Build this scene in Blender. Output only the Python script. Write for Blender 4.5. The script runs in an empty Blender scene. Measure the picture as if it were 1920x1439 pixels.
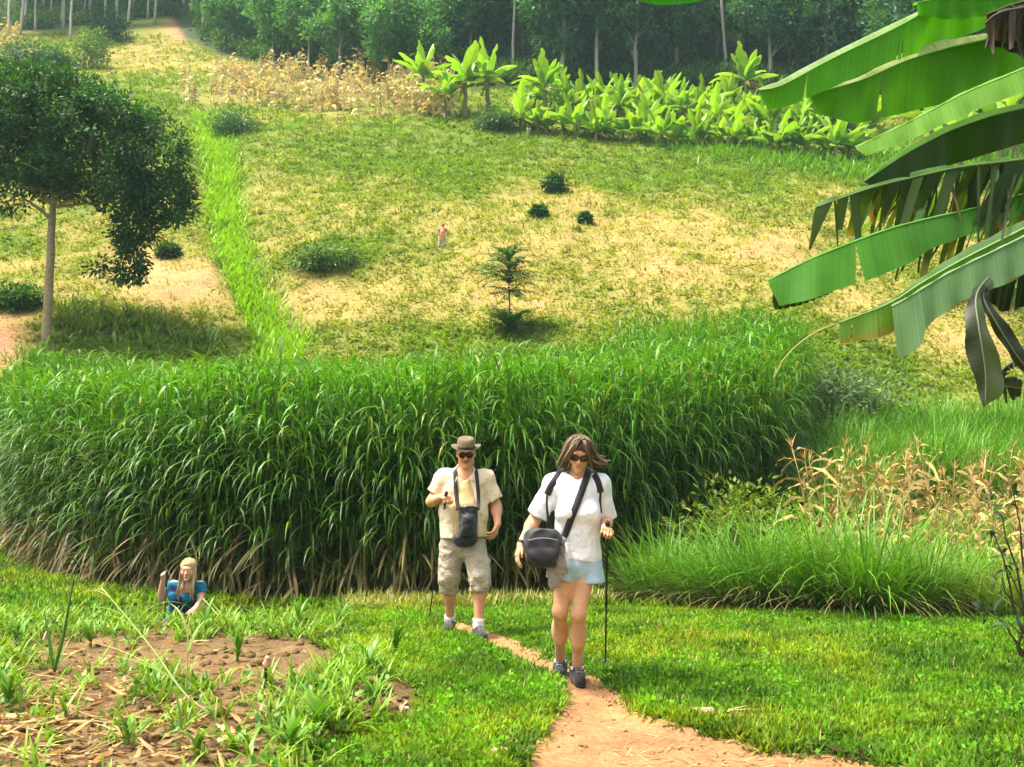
import bpy, math, os
import numpy as np
from mathutils import Vector, Matrix

# ------------------------------------------------------------------ camera, light, sky
sc = bpy.context.scene
COL = sc.collection
CAM_H = 1.42
F = 1800.0                       # focal length in pixels of a 1920 px wide frame
CX, CY = 960.0, 719.5
PITCH = math.atan(170.5 / F)
cam_d = bpy.data.cameras.new('camera')
cam = bpy.data.objects.new('camera', cam_d)
COL.objects.link(cam)
cam.location = (0, 0, CAM_H)
cam.rotation_euler = (math.pi / 2 + PITCH, 0, 0)
cam_d.sensor_width = 36.0
cam_d.lens = F / 1920.0 * 36.0
cam_d.clip_end = 1000.0
cam_d.clip_start = 0.05
sc.camera = cam

SUN_EL, SUN_AZ = math.radians(66), math.radians(-100)      # azimuth clockwise from +Y
w = bpy.data.worlds.new('World')
sc.world = w
w.use_nodes = True
nt = w.node_tree
bg = nt.nodes['Background']
sky = nt.nodes.new('ShaderNodeTexSky')
sky.sky_type = 'NISHITA'
sky.sun_disc = False
sky.sun_elevation = SUN_EL
sky.sun_rotation = SUN_AZ
sky.air_density = 1.3
sky.dust_density = 6.0
hs = nt.nodes.new('ShaderNodeHueSaturation')          # thin high cloud: a whiter sky
hs.inputs['Saturation'].default_value = 0.45
nt.links.new(sky.outputs[0], hs.inputs['Color'])
nt.links.new(hs.outputs[0], bg.inputs[0])
bg.inputs[1].default_value = 0.15
sun_d = bpy.data.lights.new('sun', 'SUN')
sun_d.energy = 3.3
sun_d.angle = math.radians(12)
sun_d.color = (1.0, 0.91, 0.74)
sun = bpy.data.objects.new('sun', sun_d)
COL.objects.link(sun)
sv = Vector((math.sin(SUN_AZ) * math.cos(SUN_EL), math.cos(SUN_AZ) * math.cos(SUN_EL), math.sin(SUN_EL)))
sun.rotation_euler = sv.to_track_quat('Z', 'Y').to_euler()
sun.location = (-20, 10, 60)
sc.view_settings.view_transform = 'Standard'
sc.view_settings.look = 'None'
sc.view_settings.gamma = 1.0
sc.view_settings.exposure = 1.3
cy = sc.cycles
cy.max_bounces = 6
cy.diffuse_bounces = 3
cy.glossy_bounces = 2
cy.transmission_bounces = 4
cy.transparent_max_bounces = 4
cy.volume_bounces = 0
cy.use_denoising = True
cy.sample_clamp_indirect = 6.0

# ------------------------------------------------------------------ helpers
rng = np.random.default_rng(7)
cp, sp = math.cos(PITCH), math.sin(PITCH)

def P(u, v, Y):
    """world point on the plane y=Y seen at photo pixel (u, v)"""
    xc = (u - CX) / F
    yc = (CY - v) / F
    d = (xc, cp - yc * sp, sp + yc * cp)
    k = Y / d[1]
    return np.array([d[0] * k, Y, CAM_H + d[2] * k])

def proj(x, y, z):
    zz = z - CAM_H
    fwd = y * cp + zz * sp
    up = -y * sp + zz * cp
    fwd = np.where(fwd > 0.1, fwd, 0.1)
    return CX + F * x / fwd, CY - F * up / fwd

def sst(a, b, x):
    t = np.clip((x - a) / (b - a), 0, 1)
    return t * t * (3 - 2 * t)

def _hash(ix, iy, s):
    n = (ix * 374761393 + iy * 668265263 + s * 974634777) & 0x7fffffff
    n = ((n ^ (n >> 13)) * 1274126177) & 0x7fffffff
    return ((n ^ (n >> 16)) & 0xffff) / 65535.0

def vnoise(x, y, s=0):
    x = np.asarray(x, float); y = np.asarray(y, float)
    ix = np.floor(x).astype(np.int64); iy = np.floor(y).astype(np.int64)
    fx = x - ix; fy = y - iy
    fx = fx * fx * (3 - 2 * fx); fy = fy * fy * (3 - 2 * fy)
    a = _hash(ix, iy, s); b = _hash(ix + 1, iy, s); c = _hash(ix, iy + 1, s); d = _hash(ix + 1, iy + 1, s)
    return (a + (b - a) * fx) * (1 - fy) + (c + (d - c) * fx) * fy

def fbm(x, y, s=0, o=4):
    r = 0; a = 0.5; t = 0
    for i in range(o):
        r = r + a * vnoise(x * 2 ** i, y * 2 ** i, s + i * 17); t += a; a *= 0.55
    return r / t

def mesh_np(name, V, Fa, mat, parent=None, col=None, loc=None, smooth=False, mats=None, fmat=None):
    """V (n,3); Fa list of face arrays (k,3) or (k,4); vertices given in world space when a parent is given"""
    V = np.asarray(V, np.float32).reshape(-1, 3)
    if not isinstance(Fa, (list, tuple)):
        Fa = [Fa]
    Fa = [np.asarray(f, np.int64) for f in Fa if len(f)]
    off = np.zeros(3)
    if parent is not None:
        off = ROOT.get(parent.name, np.zeros(3))
    elif loc is not None:
        off = np.asarray(loc, float)
    V = V - off.astype(np.float32)
    me = bpy.data.meshes.new(name)
    me.vertices.add(len(V))
    me.vertices.foreach_set('co', V.ravel())
    nl = sum(f.size for f in Fa)
    me.loops.add(nl)
    me.loops.foreach_set('vertex_index', np.concatenate([f.ravel() for f in Fa]).astype(np.int32))
    tot = np.concatenate([np.full(len(f), f.shape[1]) for f in Fa])
    st = np.concatenate([[0], np.cumsum(tot)[:-1]])
    me.polygons.add(len(tot))
    me.polygons.foreach_set('loop_start', st.astype(np.int32))
    try:
        me.polygons.foreach_set('loop_total', tot.astype(np.int32))
    except Exception:
        pass
    if fmat is not None:
        me.polygons.foreach_set('material_index', np.asarray(fmat, np.int32))
    me.update(calc_edges=True)
    me.validate()
    if smooth:
        me.polygons.foreach_set('use_smooth', np.ones(len(me.polygons), bool))
    if col is not None:
        c = np.asarray(col, np.float32)
        if c.ndim == 1:
            c = np.tile(c, (len(V), 1))
        c4 = np.ones((len(V), 4), np.float32); c4[:, :3] = np.clip(c, 0, 1)
        at = me.color_attributes.new('Col', 'FLOAT_COLOR', 'POINT')
        at.data.foreach_set('color', c4.ravel())
    for m in (mats or [mat]):
        me.materials.append(m)
    ob = bpy.data.objects.new(name, me)
    COL.objects.link(ob)
    if parent is not None:
        ob.parent = parent
        ROOT[ob.name] = off
    else:
        ob.location = off
        ROOT[ob.name] = off
    return ob

ROOT = {}

def tag(o, label=None, cat=None, group=None, kind=None):
    if label: o['label'] = label
    if cat: o['category'] = cat
    if group: o['group'] = group
    if kind: o['kind'] = kind
    return o

def thing(name, label, cat, loc=(0, 0, 0), group=None):
    o = bpy.data.objects.new(name, None)
    COL.objects.link(o)
    o.location = [float(a) for a in loc]
    o.empty_display_size = 0.1
    ROOT[o.name] = np.array(loc, float)
    return tag(o, label, cat, group)

def dup(root, loc, rz=0.0, s=1.0, label=None, tilt=(0, 0), group=None):
    c = root.copy(); COL.objects.link(c)
    c.location = [float(a) for a in loc]; c.rotation_euler = (tilt[0], tilt[1], rz)
    c.scale = (s, s, s) if np.isscalar(s) else s
    if label: c['label'] = label
    if group: c['group'] = group
    for ch in list(root.children):
        d = ch.copy(); COL.objects.link(d); d.parent = c
    return c

class MB:
    """collects pieces of geometry for one mesh"""
    def __init__(self): self.V = []; self.Q = []; self.T = []; self.C = []; self.n = 0
    def add(self, V, Fc, col=None):
        V = np.asarray(V, float).reshape(-1, 3)
        Fc = np.asarray(Fc, np.int64)
        if len(Fc):
            (self.Q if Fc.shape[1] == 4 else self.T).append(Fc + self.n)
        self.V.append(V); self.n += len(V)
        if col is None: col = (1, 1, 1)
        col = np.asarray(col, float)
        self.C.append(np.tile(col, (len(V), 1)) if col.ndim == 1 else col)
        return self
    def build(self, name, mat, parent=None, smooth=False, loc=None):
        fs = []
        if self.Q: fs.append(np.concatenate(self.Q))
        if self.T: fs.append(np.concatenate(self.T))
        return mesh_np(name, np.concatenate(self.V), fs, mat, parent, np.concatenate(self.C), loc=loc, smooth=smooth)

def frame_dirs(pts):
    pts = np.asarray(pts, float)
    d = np.gradient(pts, axis=0)
    d /= np.linalg.norm(d, axis=1)[:, None] + 1e-9
    return d

def tube(pts, rad, n=8, col=None, cap=True, sq=1.0):
    pts = np.asarray(pts, float); rad = np.broadcast_to(np.asarray(rad, float), (len(pts),))
    d = frame_dirs(pts)
    up = np.array([0, 0, 1.0]) if abs(d[0][2]) < 0.9 else np.array([0, 1.0, 0])
    V = []
    a = np.linspace(0, 2 * np.pi, n, endpoint=False)
    for p, t, r in zip(pts, d, rad):
        s = np.cross(t, up); s /= np.linalg.norm(s) + 1e-9
        q = np.cross(s, t)
        up = q
        V.append(p + r * (np.cos(a)[:, None] * s + sq * np.sin(a)[:, None] * q))
    V = np.concatenate(V)
    m = len(pts); Fq = []
    i = np.arange(n); j = (i + 1) % n
    for k in range(m - 1):
        Fq.append(np.stack([k * n + i, k * n + j, (k + 1) * n + j, (k + 1) * n + i], 1))
    Fq = np.concatenate(Fq)
    if cap:
        V = np.concatenate([V, pts[:1], pts[-1:]])
        c0, c1 = m * n, m * n + 1
        ta = np.stack([np.full(n, c0), j, i, np.full(n, c0)], 1)[:, :3]
        tb = np.stack([np.full(n, c1), (m - 1) * n + i, (m - 1) * n + j], 1)
        return V, Fq, np.concatenate([ta, tb])
    return V, Fq, np.zeros((0, 3), int)

def add_tube(mb, pts, rad, n=8, col=None, sq=1.0):
    V, Fq, T = tube(pts, rad, n, sq=sq)
    b = mb.n
    mb.add(V, Fq, col)
    if len(T): mb.T.append(T + b)
    return mb

def blades(root, az, L, W, a0, bend, S=4, col=(0.1, 0.3, 0.02), tipcol=None, pw=1.0, shape='blade', roll=None, zfloor=None, rootcol=None):
    """many grass blades at once: each an arching ribbon, returned as (V, quads, C)"""
    root = np.asarray(root, float); N = len(root)
    b = lambda x: np.broadcast_to(np.asarray(x, float), (N,))
    az, L, W, a0, bend = b(az), b(L), b(W), b(a0), b(bend)
    t = np.linspace(0, 1, S + 1)
    ang = a0[:, None] + bend[:, None] * t[None, :] ** pw
    am = 0.5 * (ang[:, 1:] + ang[:, :-1])
    ds = (L / S)[:, None]
    hr = np.concatenate([np.zeros((N, 1)), np.cumsum(np.sin(am) * ds, 1)], 1)
    hz = np.concatenate([np.zeros((N, 1)), np.cumsum(np.cos(am) * ds, 1)], 1)
    dx, dy = np.cos(az)[:, None], np.sin(az)[:, None]
    c = np.stack([root[:, 0:1] + hr * dx, root[:, 1:2] + hr * dy, root[:, 2:3] + hz], 2)
    if zfloor is not None:
        c[:, :, 2] = np.maximum(c[:, :, 2], zfloor[:, None])
    if shape == 'blade':
        wp = np.minimum(1, (0.35 + 2.6 * t)) * np.clip(1.05 - t ** 2.6, 0.04, 1)
    elif shape == 'leaf':
        wp = np.clip(np.sin(np.pi * (0.06 + 0.9 * t)), 0.05, 1)
    else:
        wp = np.ones_like(t)
    hw = 0.5 * W[:, None] * wp[None, :]
    side = np.stack([-dy, dx, np.zeros_like(dx)], 2) * np.ones((N, S + 1, 1))
    if roll is not None:
        roll = b(roll)[:, None, None]
        nrm = np.stack([-np.cos(ang) * dx, -np.cos(ang) * dy, np.sin(ang)], 2)
        side = side * np.cos(roll) + nrm * np.sin(roll)
    V = np.stack([c - side * hw[:, :, None], c + side * hw[:, :, None]], 2).reshape(-1, 3)
    base = (np.arange(N) * (S + 1) * 2)[:, None]
    k = np.arange(S)[None, :] * 2
    q = np.stack([base + k, base + k + 1, base + k + 3, base + k + 2], 2).reshape(-1, 4)
    col = np.asarray(col, float)
    col = np.broadcast_to(col, (N, 3))
    tc = col if tipcol is None else np.broadcast_to(np.asarray(tipcol, float), (N, 3))
    C = col[:, None, :] * (1 - t[None, :, None]) + tc[:, None, :] * t[None, :, None]
    C = np.repeat(C[:, :, None, :], 2, 2).reshape(-1, 3)
    return V, q, C

def leafcloud(cen, nor, K, size, L, W, col, jit=0.15, droop=0.3):
    """K diamond leaves round each cluster centre, turned mostly outwards and up"""
    N = len(cen); M = N * K
    c = np.repeat(cen, K, 0); n = np.repeat(nor, K, 0)
    off = rng.normal(size=(M, 3)); off /= np.linalg.norm(off, axis=1)[:, None]
    sz = np.repeat(np.broadcast_to(size, (N,)), K)
    c = c + off * (sz * rng.random(M) ** 0.5)[:, None]
    d = off * 0.9 + n * 0.5 + rng.normal(size=(M, 3)) * 0.35; d[:, 2] -= droop
    d /= np.linalg.norm(d, axis=1)[:, None]
    up = n * 0.5 + np.array([0, 0, 0.9]) + rng.normal(size=(M, 3)) * 0.45
    s = np.cross(d, up); s /= np.linalg.norm(s, axis=1)[:, None] + 1e-9
    l = L * rng.uniform(0.7, 1.3, M)[:, None]; ww = W * rng.uniform(0.7, 1.3, M)[:, None] * 0.5
    V = np.stack([c, c + d * l * 0.45 + s * ww, c + d * l, c + d * l * 0.45 - s * ww], 1).reshape(-1, 3)
    q = np.arange(M * 4).reshape(-1, 4)
    cc = np.asarray(col, float); cc = np.broadcast_to(cc, (N, 3))
    cc = np.repeat(cc, K, 0) * rng.uniform(1 - jit, 1 + jit, (M, 1))
    return V, q, np.repeat(cc, 4, 0)

def jitcol(base, N, a=0.2, b=0.1):
    base = np.asarray(base, float)
    k = rng.uniform(1 - a, 1 + a, (N, 1))
    return np.clip(base * k * rng.uniform(1 - b, 1 + b, (N, 3)), 0, 1)

def ellipts(N, cen, rad, shell=0.55):
    d = rng.normal(size=(N, 3)); d /= np.linalg.norm(d, axis=1)[:, None]
    r = shell + (1 - shell) * rng.random(N) ** 0.7
    return np.asarray(cen) + d * r[:, None] * np.asarray(rad), d

# ------------------------------------------------------------------ materials
def new_mat(name):
    m = bpy.data.materials.new(name); m.use_nodes = True
    return m, m.node_tree, m.node_tree.nodes['Principled BSDF']

def mat_plain(name, col, rough=0.6, metal=0.0, bump=0.0, bscale=60, var=0.0, vscale=8, spec=0.4, sub=0.0, attr=False, sheen=0.0, trans=0.0, bd=0.01):
    m, t, b = new_mat(name)
    b.inputs['Roughness'].default_value = rough
    b.inputs['Metallic'].default_value = metal
    b.inputs['Specular IOR Level'].default_value = spec
    if sheen: b.inputs['Sheen Weight'].default_value = sheen
    if sub:
        b.inputs['Subsurface Weight'].default_value = sub
        b.inputs['Subsurface Radius'].default_value = (0.01, 0.004, 0.002)
        b.inputs['Subsurface Scale'].default_value = 1.0
    tc = t.nodes.new('ShaderNodeTexCoord')
    src = None
    if attr:
        a = t.nodes.new('ShaderNodeAttribute'); a.attribute_name = 'Col'
        src = a.outputs['Color']
    if var > 0:
        nz = t.nodes.new('ShaderNodeTexNoise'); nz.inputs['Scale'].default_value = vscale; nz.inputs['Detail'].default_value = 6
        t.links.new(tc.outputs['Object'], nz.inputs['Vector'])
        mr = t.nodes.new('ShaderNodeMapRange')
        mr.inputs[1].default_value = 0.25; mr.inputs[2].default_value = 0.75
        mr.inputs[3].default_value = 1 - var; mr.inputs[4].default_value = 1 + var
        t.links.new(nz.outputs[0], mr.inputs[0])
        mx = t.nodes.new('ShaderNodeVectorMath'); mx.operation = 'SCALE'
        if src is not None: t.links.new(src, mx.inputs[0])
        else: mx.inputs[0].default_value = col
        t.links.new(mr.outputs[0], mx.inputs['Scale'])
        src = mx.outputs[0]
    if src is not None: t.links.new(src, b.inputs['Base Color'])
    else: b.inputs['Base Color'].default_value = (*col, 1)
    if bump > 0:
        nz2 = t.nodes.new('ShaderNodeTexNoise'); nz2.inputs['Scale'].default_value = bscale; nz2.inputs['Detail'].default_value = 5
        t.links.new(tc.outputs['Object'], nz2.inputs['Vector'])
        bp = t.nodes.new('ShaderNodeBump'); bp.inputs['Strength'].default_value = bump; bp.inputs['Distance'].default_value = bd
        t.links.new(nz2.outputs[0], bp.inputs['Height']); t.links.new(bp.outputs[0], b.inputs['Normal'])
    return m

def mat_leaf(name, rough=0.45, trans=0.35, spec=0.35, tcol=(1.25, 1.2, 0.35), var=0.25, vscale=3.0, veins=0.0):
    """leaf from the vertex colour with light coming through"""
    m, t, b = new_mat(name)
    out = t.nodes['Material Output']
    a = t.nodes.new('ShaderNodeAttribute'); a.attribute_name = 'Col'
    tc = t.nodes.new('ShaderNodeTexCoord')
    nz = t.nodes.new('ShaderNodeTexNoise'); nz.inputs['Scale'].default_value = vscale; nz.inputs['Detail'].default_value = 4
    t.links.new(tc.outputs['Object'], nz.inputs['Vector'])
    mr = t.nodes.new('ShaderNodeMapRange')
    mr.inputs[1].default_value = 0.3; mr.inputs[2].default_value = 0.7; mr.inputs[3].default_value = 1 - var; mr.inputs[4].default_value = 1 + var
    t.links.new(nz.outputs[0], mr.inputs[0])
    mx = t.nodes.new('ShaderNodeVectorMath'); mx.operation = 'SCALE'
    t.links.new(a.outputs['Color'], mx.inputs[0]); t.links.new(mr.outputs[0], mx.inputs['Scale'])
    t.links.new(mx.outputs[0], b.inputs['Base Color'])
    b.inputs['Roughness'].default_value = rough; b.inputs['Specular IOR Level'].default_value = spec
    if veins:
        wv = t.nodes.new('ShaderNodeTexNoise'); wv.inputs['Scale'].default_value = veins; wv.inputs['Detail'].default_value = 2
        bp = t.nodes.new('ShaderNodeBump'); bp.inputs['Strength'].default_value = 0.35; bp.inputs['Distance'].default_value = 0.01
        t.links.new(tc.outputs['Object'], wv.inputs['Vector']); t.links.new(wv.outputs[0], bp.inputs['Height']); t.links.new(bp.outputs[0], b.inputs['Normal'])
    tr = t.nodes.new('ShaderNodeBsdfTranslucent')
    m2 = t.nodes.new('ShaderNodeVectorMath'); m2.operation = 'MULTIPLY'; m2.inputs[1].default_value = tcol
    t.links.new(mx.outputs[0], m2.inputs[0]); t.links.new(m2.outputs[0], tr.inputs['Color'])
    ms = t.nodes.new('ShaderNodeMixShader'); ms.inputs[0].default_value = trans
    t.links.new(b.outputs[0], ms.inputs[1]); t.links.new(tr.outputs[0], ms.inputs[2])
    t.links.new(ms.outputs[0], out.inputs['Surface'])
    return m

M_GRASS = mat_leaf('grass_blades', 0.42, 0.30, 0.32)
M_LAWN = mat_leaf('lawn_blades', 0.6, 0.42, 0.15, (1.3, 1.25, 0.3), 0.3, 1.2)
M_TREE = mat_leaf('tree_leaves', 0.5, 0.32, 0.2, (1.3, 1.3, 0.3), 0.25, 0.8)
M_BANANA = mat_leaf('banana_leaves', 0.45, 0.45, 0.3, (1.2, 1.25, 0.25), 0.15, 2.0)
M_DRY = mat_leaf('dry_leaves', 0.7, 0.25, 0.2, (1.1, 0.95, 0.6), 0.25, 6)
M_BARK = mat_plain('bark', (0.2, 0.15, 0.1), 0.9, bump=0.6, bscale=25, var=0.35, vscale=9, attr=True)
M_STEM = mat_plain('stems', (0.1, 0.2, 0.05), 0.6, attr=True, var=0.2, vscale=12)

def mat_ground():
    m, t, b = new_mat('ground_surface')
    a = t.nodes.new('ShaderNodeAttribute'); a.attribute_name = 'Col'
    tc = t.nodes.new('ShaderNodeTexCoord')
    cur = a.outputs['Color']
    for scl, lo, hi in ((0.9, 0.82, 1.18), (7.0, 0.75, 1.25), (40.0, 0.7, 1.3)):
        nz = t.nodes.new('ShaderNodeTexNoise'); nz.inputs['Scale'].default_value = scl; nz.inputs['Detail'].default_value = 6; nz.inputs['Roughness'].default_value = 0.65
        t.links.new(tc.outputs['Object'], nz.inputs['Vector'])
        mr = t.nodes.new('ShaderNodeMapRange'); mr.inputs[1].default_value = 0.3; mr.inputs[2].default_value = 0.7; mr.inputs[3].default_value = lo; mr.inputs[4].default_value = hi
        t.links.new(nz.outputs[0], mr.inputs[0])
        mx = t.nodes.new('ShaderNodeVectorMath'); mx.operation = 'SCALE'
        t.links.new(cur, mx.inputs[0]); t.links.new(mr.outputs[0], mx.inputs['Scale']); cur = mx.outputs[0]
    t.links.new(cur, b.inputs['Base Color'])
    b.inputs['Roughness'].default_value = 0.95; b.inputs['Specular IOR Level'].default_value = 0.15
    nz = t.nodes.new('ShaderNodeTexNoise'); nz.inputs['Scale'].default_value = 14; nz.inputs['Detail'].default_value = 9; nz.inputs['Roughness'].default_value = 0.7
    t.links.new(tc.outputs['Object'], nz.inputs['Vector'])
    bp = t.nodes.new('ShaderNodeBump'); bp.inputs['Strength'].default_value = 0.8; bp.inputs['Distance'].default_value = 0.06
    t.links.new(nz.outputs[0], bp.inputs['Height']); t.links.new(bp.outputs[0], b.inputs['Normal'])
    return m
M_GROUND = mat_ground()
# ------------------------------------------------------------------ terrain
_ty = np.array([-40, -5, 0, 9, 11, 13, 15, 17, 20, 23, 26, 29, 32, 45, 60, 80, 100, 130, 175.])
_tz = np.array([0, 0, 0, 0.0, -0.12, -0.3, -0.2, 0.05, 0.65, 1.4, 2.6, 4.1, 5.8, 13.7, 22.8, 35.0, 47.2, 66.5, 97.])
_fy = np.arange(-40, 175, 0.25)
_fz = np.interp(_fy, _ty, _tz)
_k = np.exp(-np.linspace(-2, 2, 17) ** 2); _k /= _k.sum()
_fz = np.convolve(np.pad(_fz, 8, mode='edge'), _k, 'valid')

def h0(x, y):
    x = np.asarray(x, float); y = np.asarray(y, float)
    z = np.interp(y, _fy, _fz)
    z = z - 0.4 * sst(-3, -10, x) * sst(13, 19, y) * sst(34, 26, y)
    far = sst(24, 36, y)
    z = z + far * (fbm(x * 0.07, y * 0.07, 3) - 0.5) * 2.2 + far * (fbm(x * 0.45, y * 0.45, 9, 3) - 0.5) * 0.35
    z = z + sst(35, 60, y) * 0.0025 * np.clip(np.abs(x) - 10, 0, 60) ** 1.3
    return z

def gat(u, v, hf=None, y0=3.0, y1=170.0):
    """ground point seen at photo pixel (u, v)"""
    hf = hf or h
    xc = (u - CX) / F; yc = (CY - v) / F
    d = (xc, cp - yc * sp, sp + yc * cp)
    def hit(Y):
        X = d[0] * Y / d[1]; Z = CAM_H + d[2] * Y / d[1]
        H = hf(X, Y)
        return X, H, np.argmax(Z < H)
    Y = np.concatenate([np.arange(y0, 30, 0.3), np.arange(30, y1, 1.5)])
    X, H, i = hit(Y)
    for _ in range(2):
        Y = np.linspace(Y[max(i - 1, 0)], Y[i], 13)
        X, H, i = hit(Y)
    return np.array([X[i], Y[i], H[i]])

# the plot of bare soil at the front left, and the path, as outlines on the ground
PLOT_R = (np.array([1120, 1150, 1180, 1230, 1290, 1330, 1380, 1439, 1600.]), np.array([420, 560, 640, 670, 810, 770, 600, 560, 540.]))
PATH_V = np.array([1140, 1165, 1190, 1220, 1250, 1278, 1300, 1335, 1365, 1400, 1439, 1600, 1900.])
PATH_L = np.array([796, 828, 866, 920, 988, 1046, 1058, 1035, 1012, 985, 955, 800, 600.])
PATH_RR = np.array([812, 884, 952, 1014, 1064, 1134, 1172, 1215, 1310, 1430, 1740, 2200, 2900.])

def m_plot(x, y, soft=22):
    u, v = proj(x, y, 0.05 + 0 * x)
    e = np.interp(v, *PLOT_R) + (fbm(x * 2.2, y * 2.2, 5) - 0.5) * 150
    return sst(0, soft, e - u) * sst(9.9, 9.2, y) * sst(2.0, 2.5, y)

def m_path(x, y, soft=10):
    u, v = proj(x, y, 0 * x)
    k = np.clip((v - 1180) / 160, 0.25, 1.6)
    n1 = (fbm(x * 3, y * 3, 21) - 0.5) * 46 * k; n2 = (fbm(x * 3, y * 3, 22) - 0.5) * 60 * k + (fbm(x * 1.2, y * 1.2, 25) - 0.5) * 110 * sst(1330, 1439, v)
    l = np.interp(v, PATH_V, PATH_L) + n1; r = np.interp(v, PATH_V, PATH_RR) + n2
    return sst(0, soft, u - l) * sst(0, soft, r - u) * sst(10.6, 9.7, y) * sst(1.0, 1.6, y)

HOL = (-3.75, 11.15)
# grassy ditch running down the hillside
_dp = [(392, 215), (405, 260), (420, 330), (430, 400), (440, 460), (466, 520), (500, 580), (540, 640)]
DITCH = np.array([gat(a, b, h0)[:2] for a, b in _dp])
def ditch_d(x, y):
    cx = np.interp(y, DITCH[::-1, 1], DITCH[::-1, 0])
    wdt = 0.55 + 0.008 * y
    return (x - cx) / wdt, sst(DITCH[-1, 1] - 3, DITCH[-1, 1] + 2, y) * sst(DITCH[0, 1] + 2, DITCH[0, 1] - 3, y)

def h_full(x, y):
    x = np.asarray(x, float); y = np.asarray(y, float)
    z = h0(x, y)
    pl = m_plot(x, y, 60)
    z = z + pl * (0.07 + (fbm(x * 5, y * 5, 31, 3) - 0.5) * 0.10 + (vnoise(x * 14, y * 14, 33) - 0.5) * 0.02)
    z = z + 0.04 * (fbm(x * 1.1, y * 1.1, 41, 3) - 0.5) * sst(30, 20, y)
    z = z - 0.03 * m_path(x, y, 30)
    r = np.hypot(x - HOL[0], (y - HOL[1]))
    z = z - 0.85 * np.exp(-(r / 1.25) ** 4)
    dd, dm = ditch_d(x, y)
    z = z - 0.9 * np.exp(-dd ** 2) * dm
    return z

def _bake(x0, x1, y0, y1, st):
    gx = np.arange(x0, x1 + st, st); gy = np.arange(y0, y1 + st, st)
    A, B = np.meshgrid(gx, gy, indexing='ij')
    return (x0, y0, st, h_full(A.ravel(), B.ravel()).reshape(A.shape))
_BK = [_bake(-16, 16, -3, 14, 0.05), _bake(-45, 45, -22, 46, 0.25), _bake(-155, 155, 44, 176, 0.6)]
def _look(bk, x, y):
    x0, y0, st, G = bk
    a = np.clip((x - x0) / st, 0, G.shape[0] - 1.001); b = np.clip((y - y0) / st, 0, G.shape[1] - 1.001)
    i = a.astype(int); j = b.astype(int); a = a - i; b = b - j
    return (G[i, j] * (1 - a) + G[i + 1, j] * a) * (1 - b) + (G[i, j + 1] * (1 - a) + G[i + 1, j + 1] * a) * b
def h(x, y):
    x, y = np.broadcast_arrays(np.asarray(x, float), np.asarray(y, float))
    n1 = (y < 14) & (np.abs(x) < 16) & (y > -3); n2 = (y < 46) & (np.abs(x) < 45)
    return np.where(n1, _look(_BK[0], x, y), np.where(n2, _look(_BK[1], x, y), _look(_BK[2], x, y)))

EDGEU = [-3000, 0, 180, 320, 345, 420, 560, 700, 850, 1000, 1200, 1400, 1600, 1950, 5000]
EDGEV = [62, 62, 50, 30, 75, 112, 138, 165, 172, 168, 172, 182, 200, 250, 300]
SOIL = np.array([0.185, 0.115, 0.052]); PALE = np.array([0.39, 0.25, 0.105]); PINK = np.array([0.44, 0.235, 0.115])
GRN = np.array([0.11, 0.16, 0.022]); YEL = np.array([0.26, 0.215, 0.055]); DUST = np.array([0.39, 0.195, 0.082])

def blob(u, v, cu, cv, ru, rv):
    return np.exp(-(((u - cu) / ru) ** 2 + ((v - cv) / rv) ** 2))

def field_green(x, y, z):
    """0 bare pale soil .. 1 full weeds, on the hillside"""
    u, v = proj(x, y, z)
    g = 0.645 + 0.0 * u
    g = g + 0.26 * sst(400, 260, v) + 0.12 * sst(585, 625, v)
    g = g + 0.45 * blob(u, v, 620, 480, 120, 38) + 0.3 * blob(u, v, 760, 310, 240, 60) + 0.25 * blob(u, v, 1250, 320, 240, 45) + 0.25 * blob(u, v, 1450, 330, 200, 40)
    g = g - 0.16 * blob(u, v, 1330, 480, 230, 90) - 0.22 * blob(u, v, 560, 575, 130, 30) - 0.2 * blob(u, v, 700, 530, 230, 40)
    g = g - 0.5 * blob(u, v, 1800, 640, 160, 45) - 0.12 * blob(u, v, 1080, 440, 200, 60) - 0.18 * blob(u, v, 850, 570, 200, 35) - 0.25 * blob(u, v, 1600, 580, 90, 60)
    g = g - 0.75 * blob(u, v, 330, 530, 100, 48) - 0.25 * blob(u, v, 180, 490, 170, 50) - 0.9 * blob(u, v, 0, 640, 70, 60) - 0.2 * blob(u, v, 560, 380, 90, 60)
    g = g + 0.35 * blob(u, v, 180, 620, 170, 40) + 0.3 * blob(u, v, 60, 450, 120, 40) + 0.5 * blob(u, v, 1560, 690, 120, 70)
    g = g - 0.5 * blob(u, v, 270, 110, 110, 30) - 0.25 * blob(u, v, 560, 150, 260, 60) - 0.9 * blob(u, v, 335, 55, 30, 25) - 0.5 * blob(u, v, 700, 130, 80, 30) - .4*blob(u, v, 20, 90, 60, 40)
    g = g + 0.75 * (fbm(x * 0.33, y * 0.25, 51) - 0.5) + 0.6 * (fbm(x * 1.0, y * 1.3, 57) - 0.5)
    return np.clip(g, 0, 1)

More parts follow.
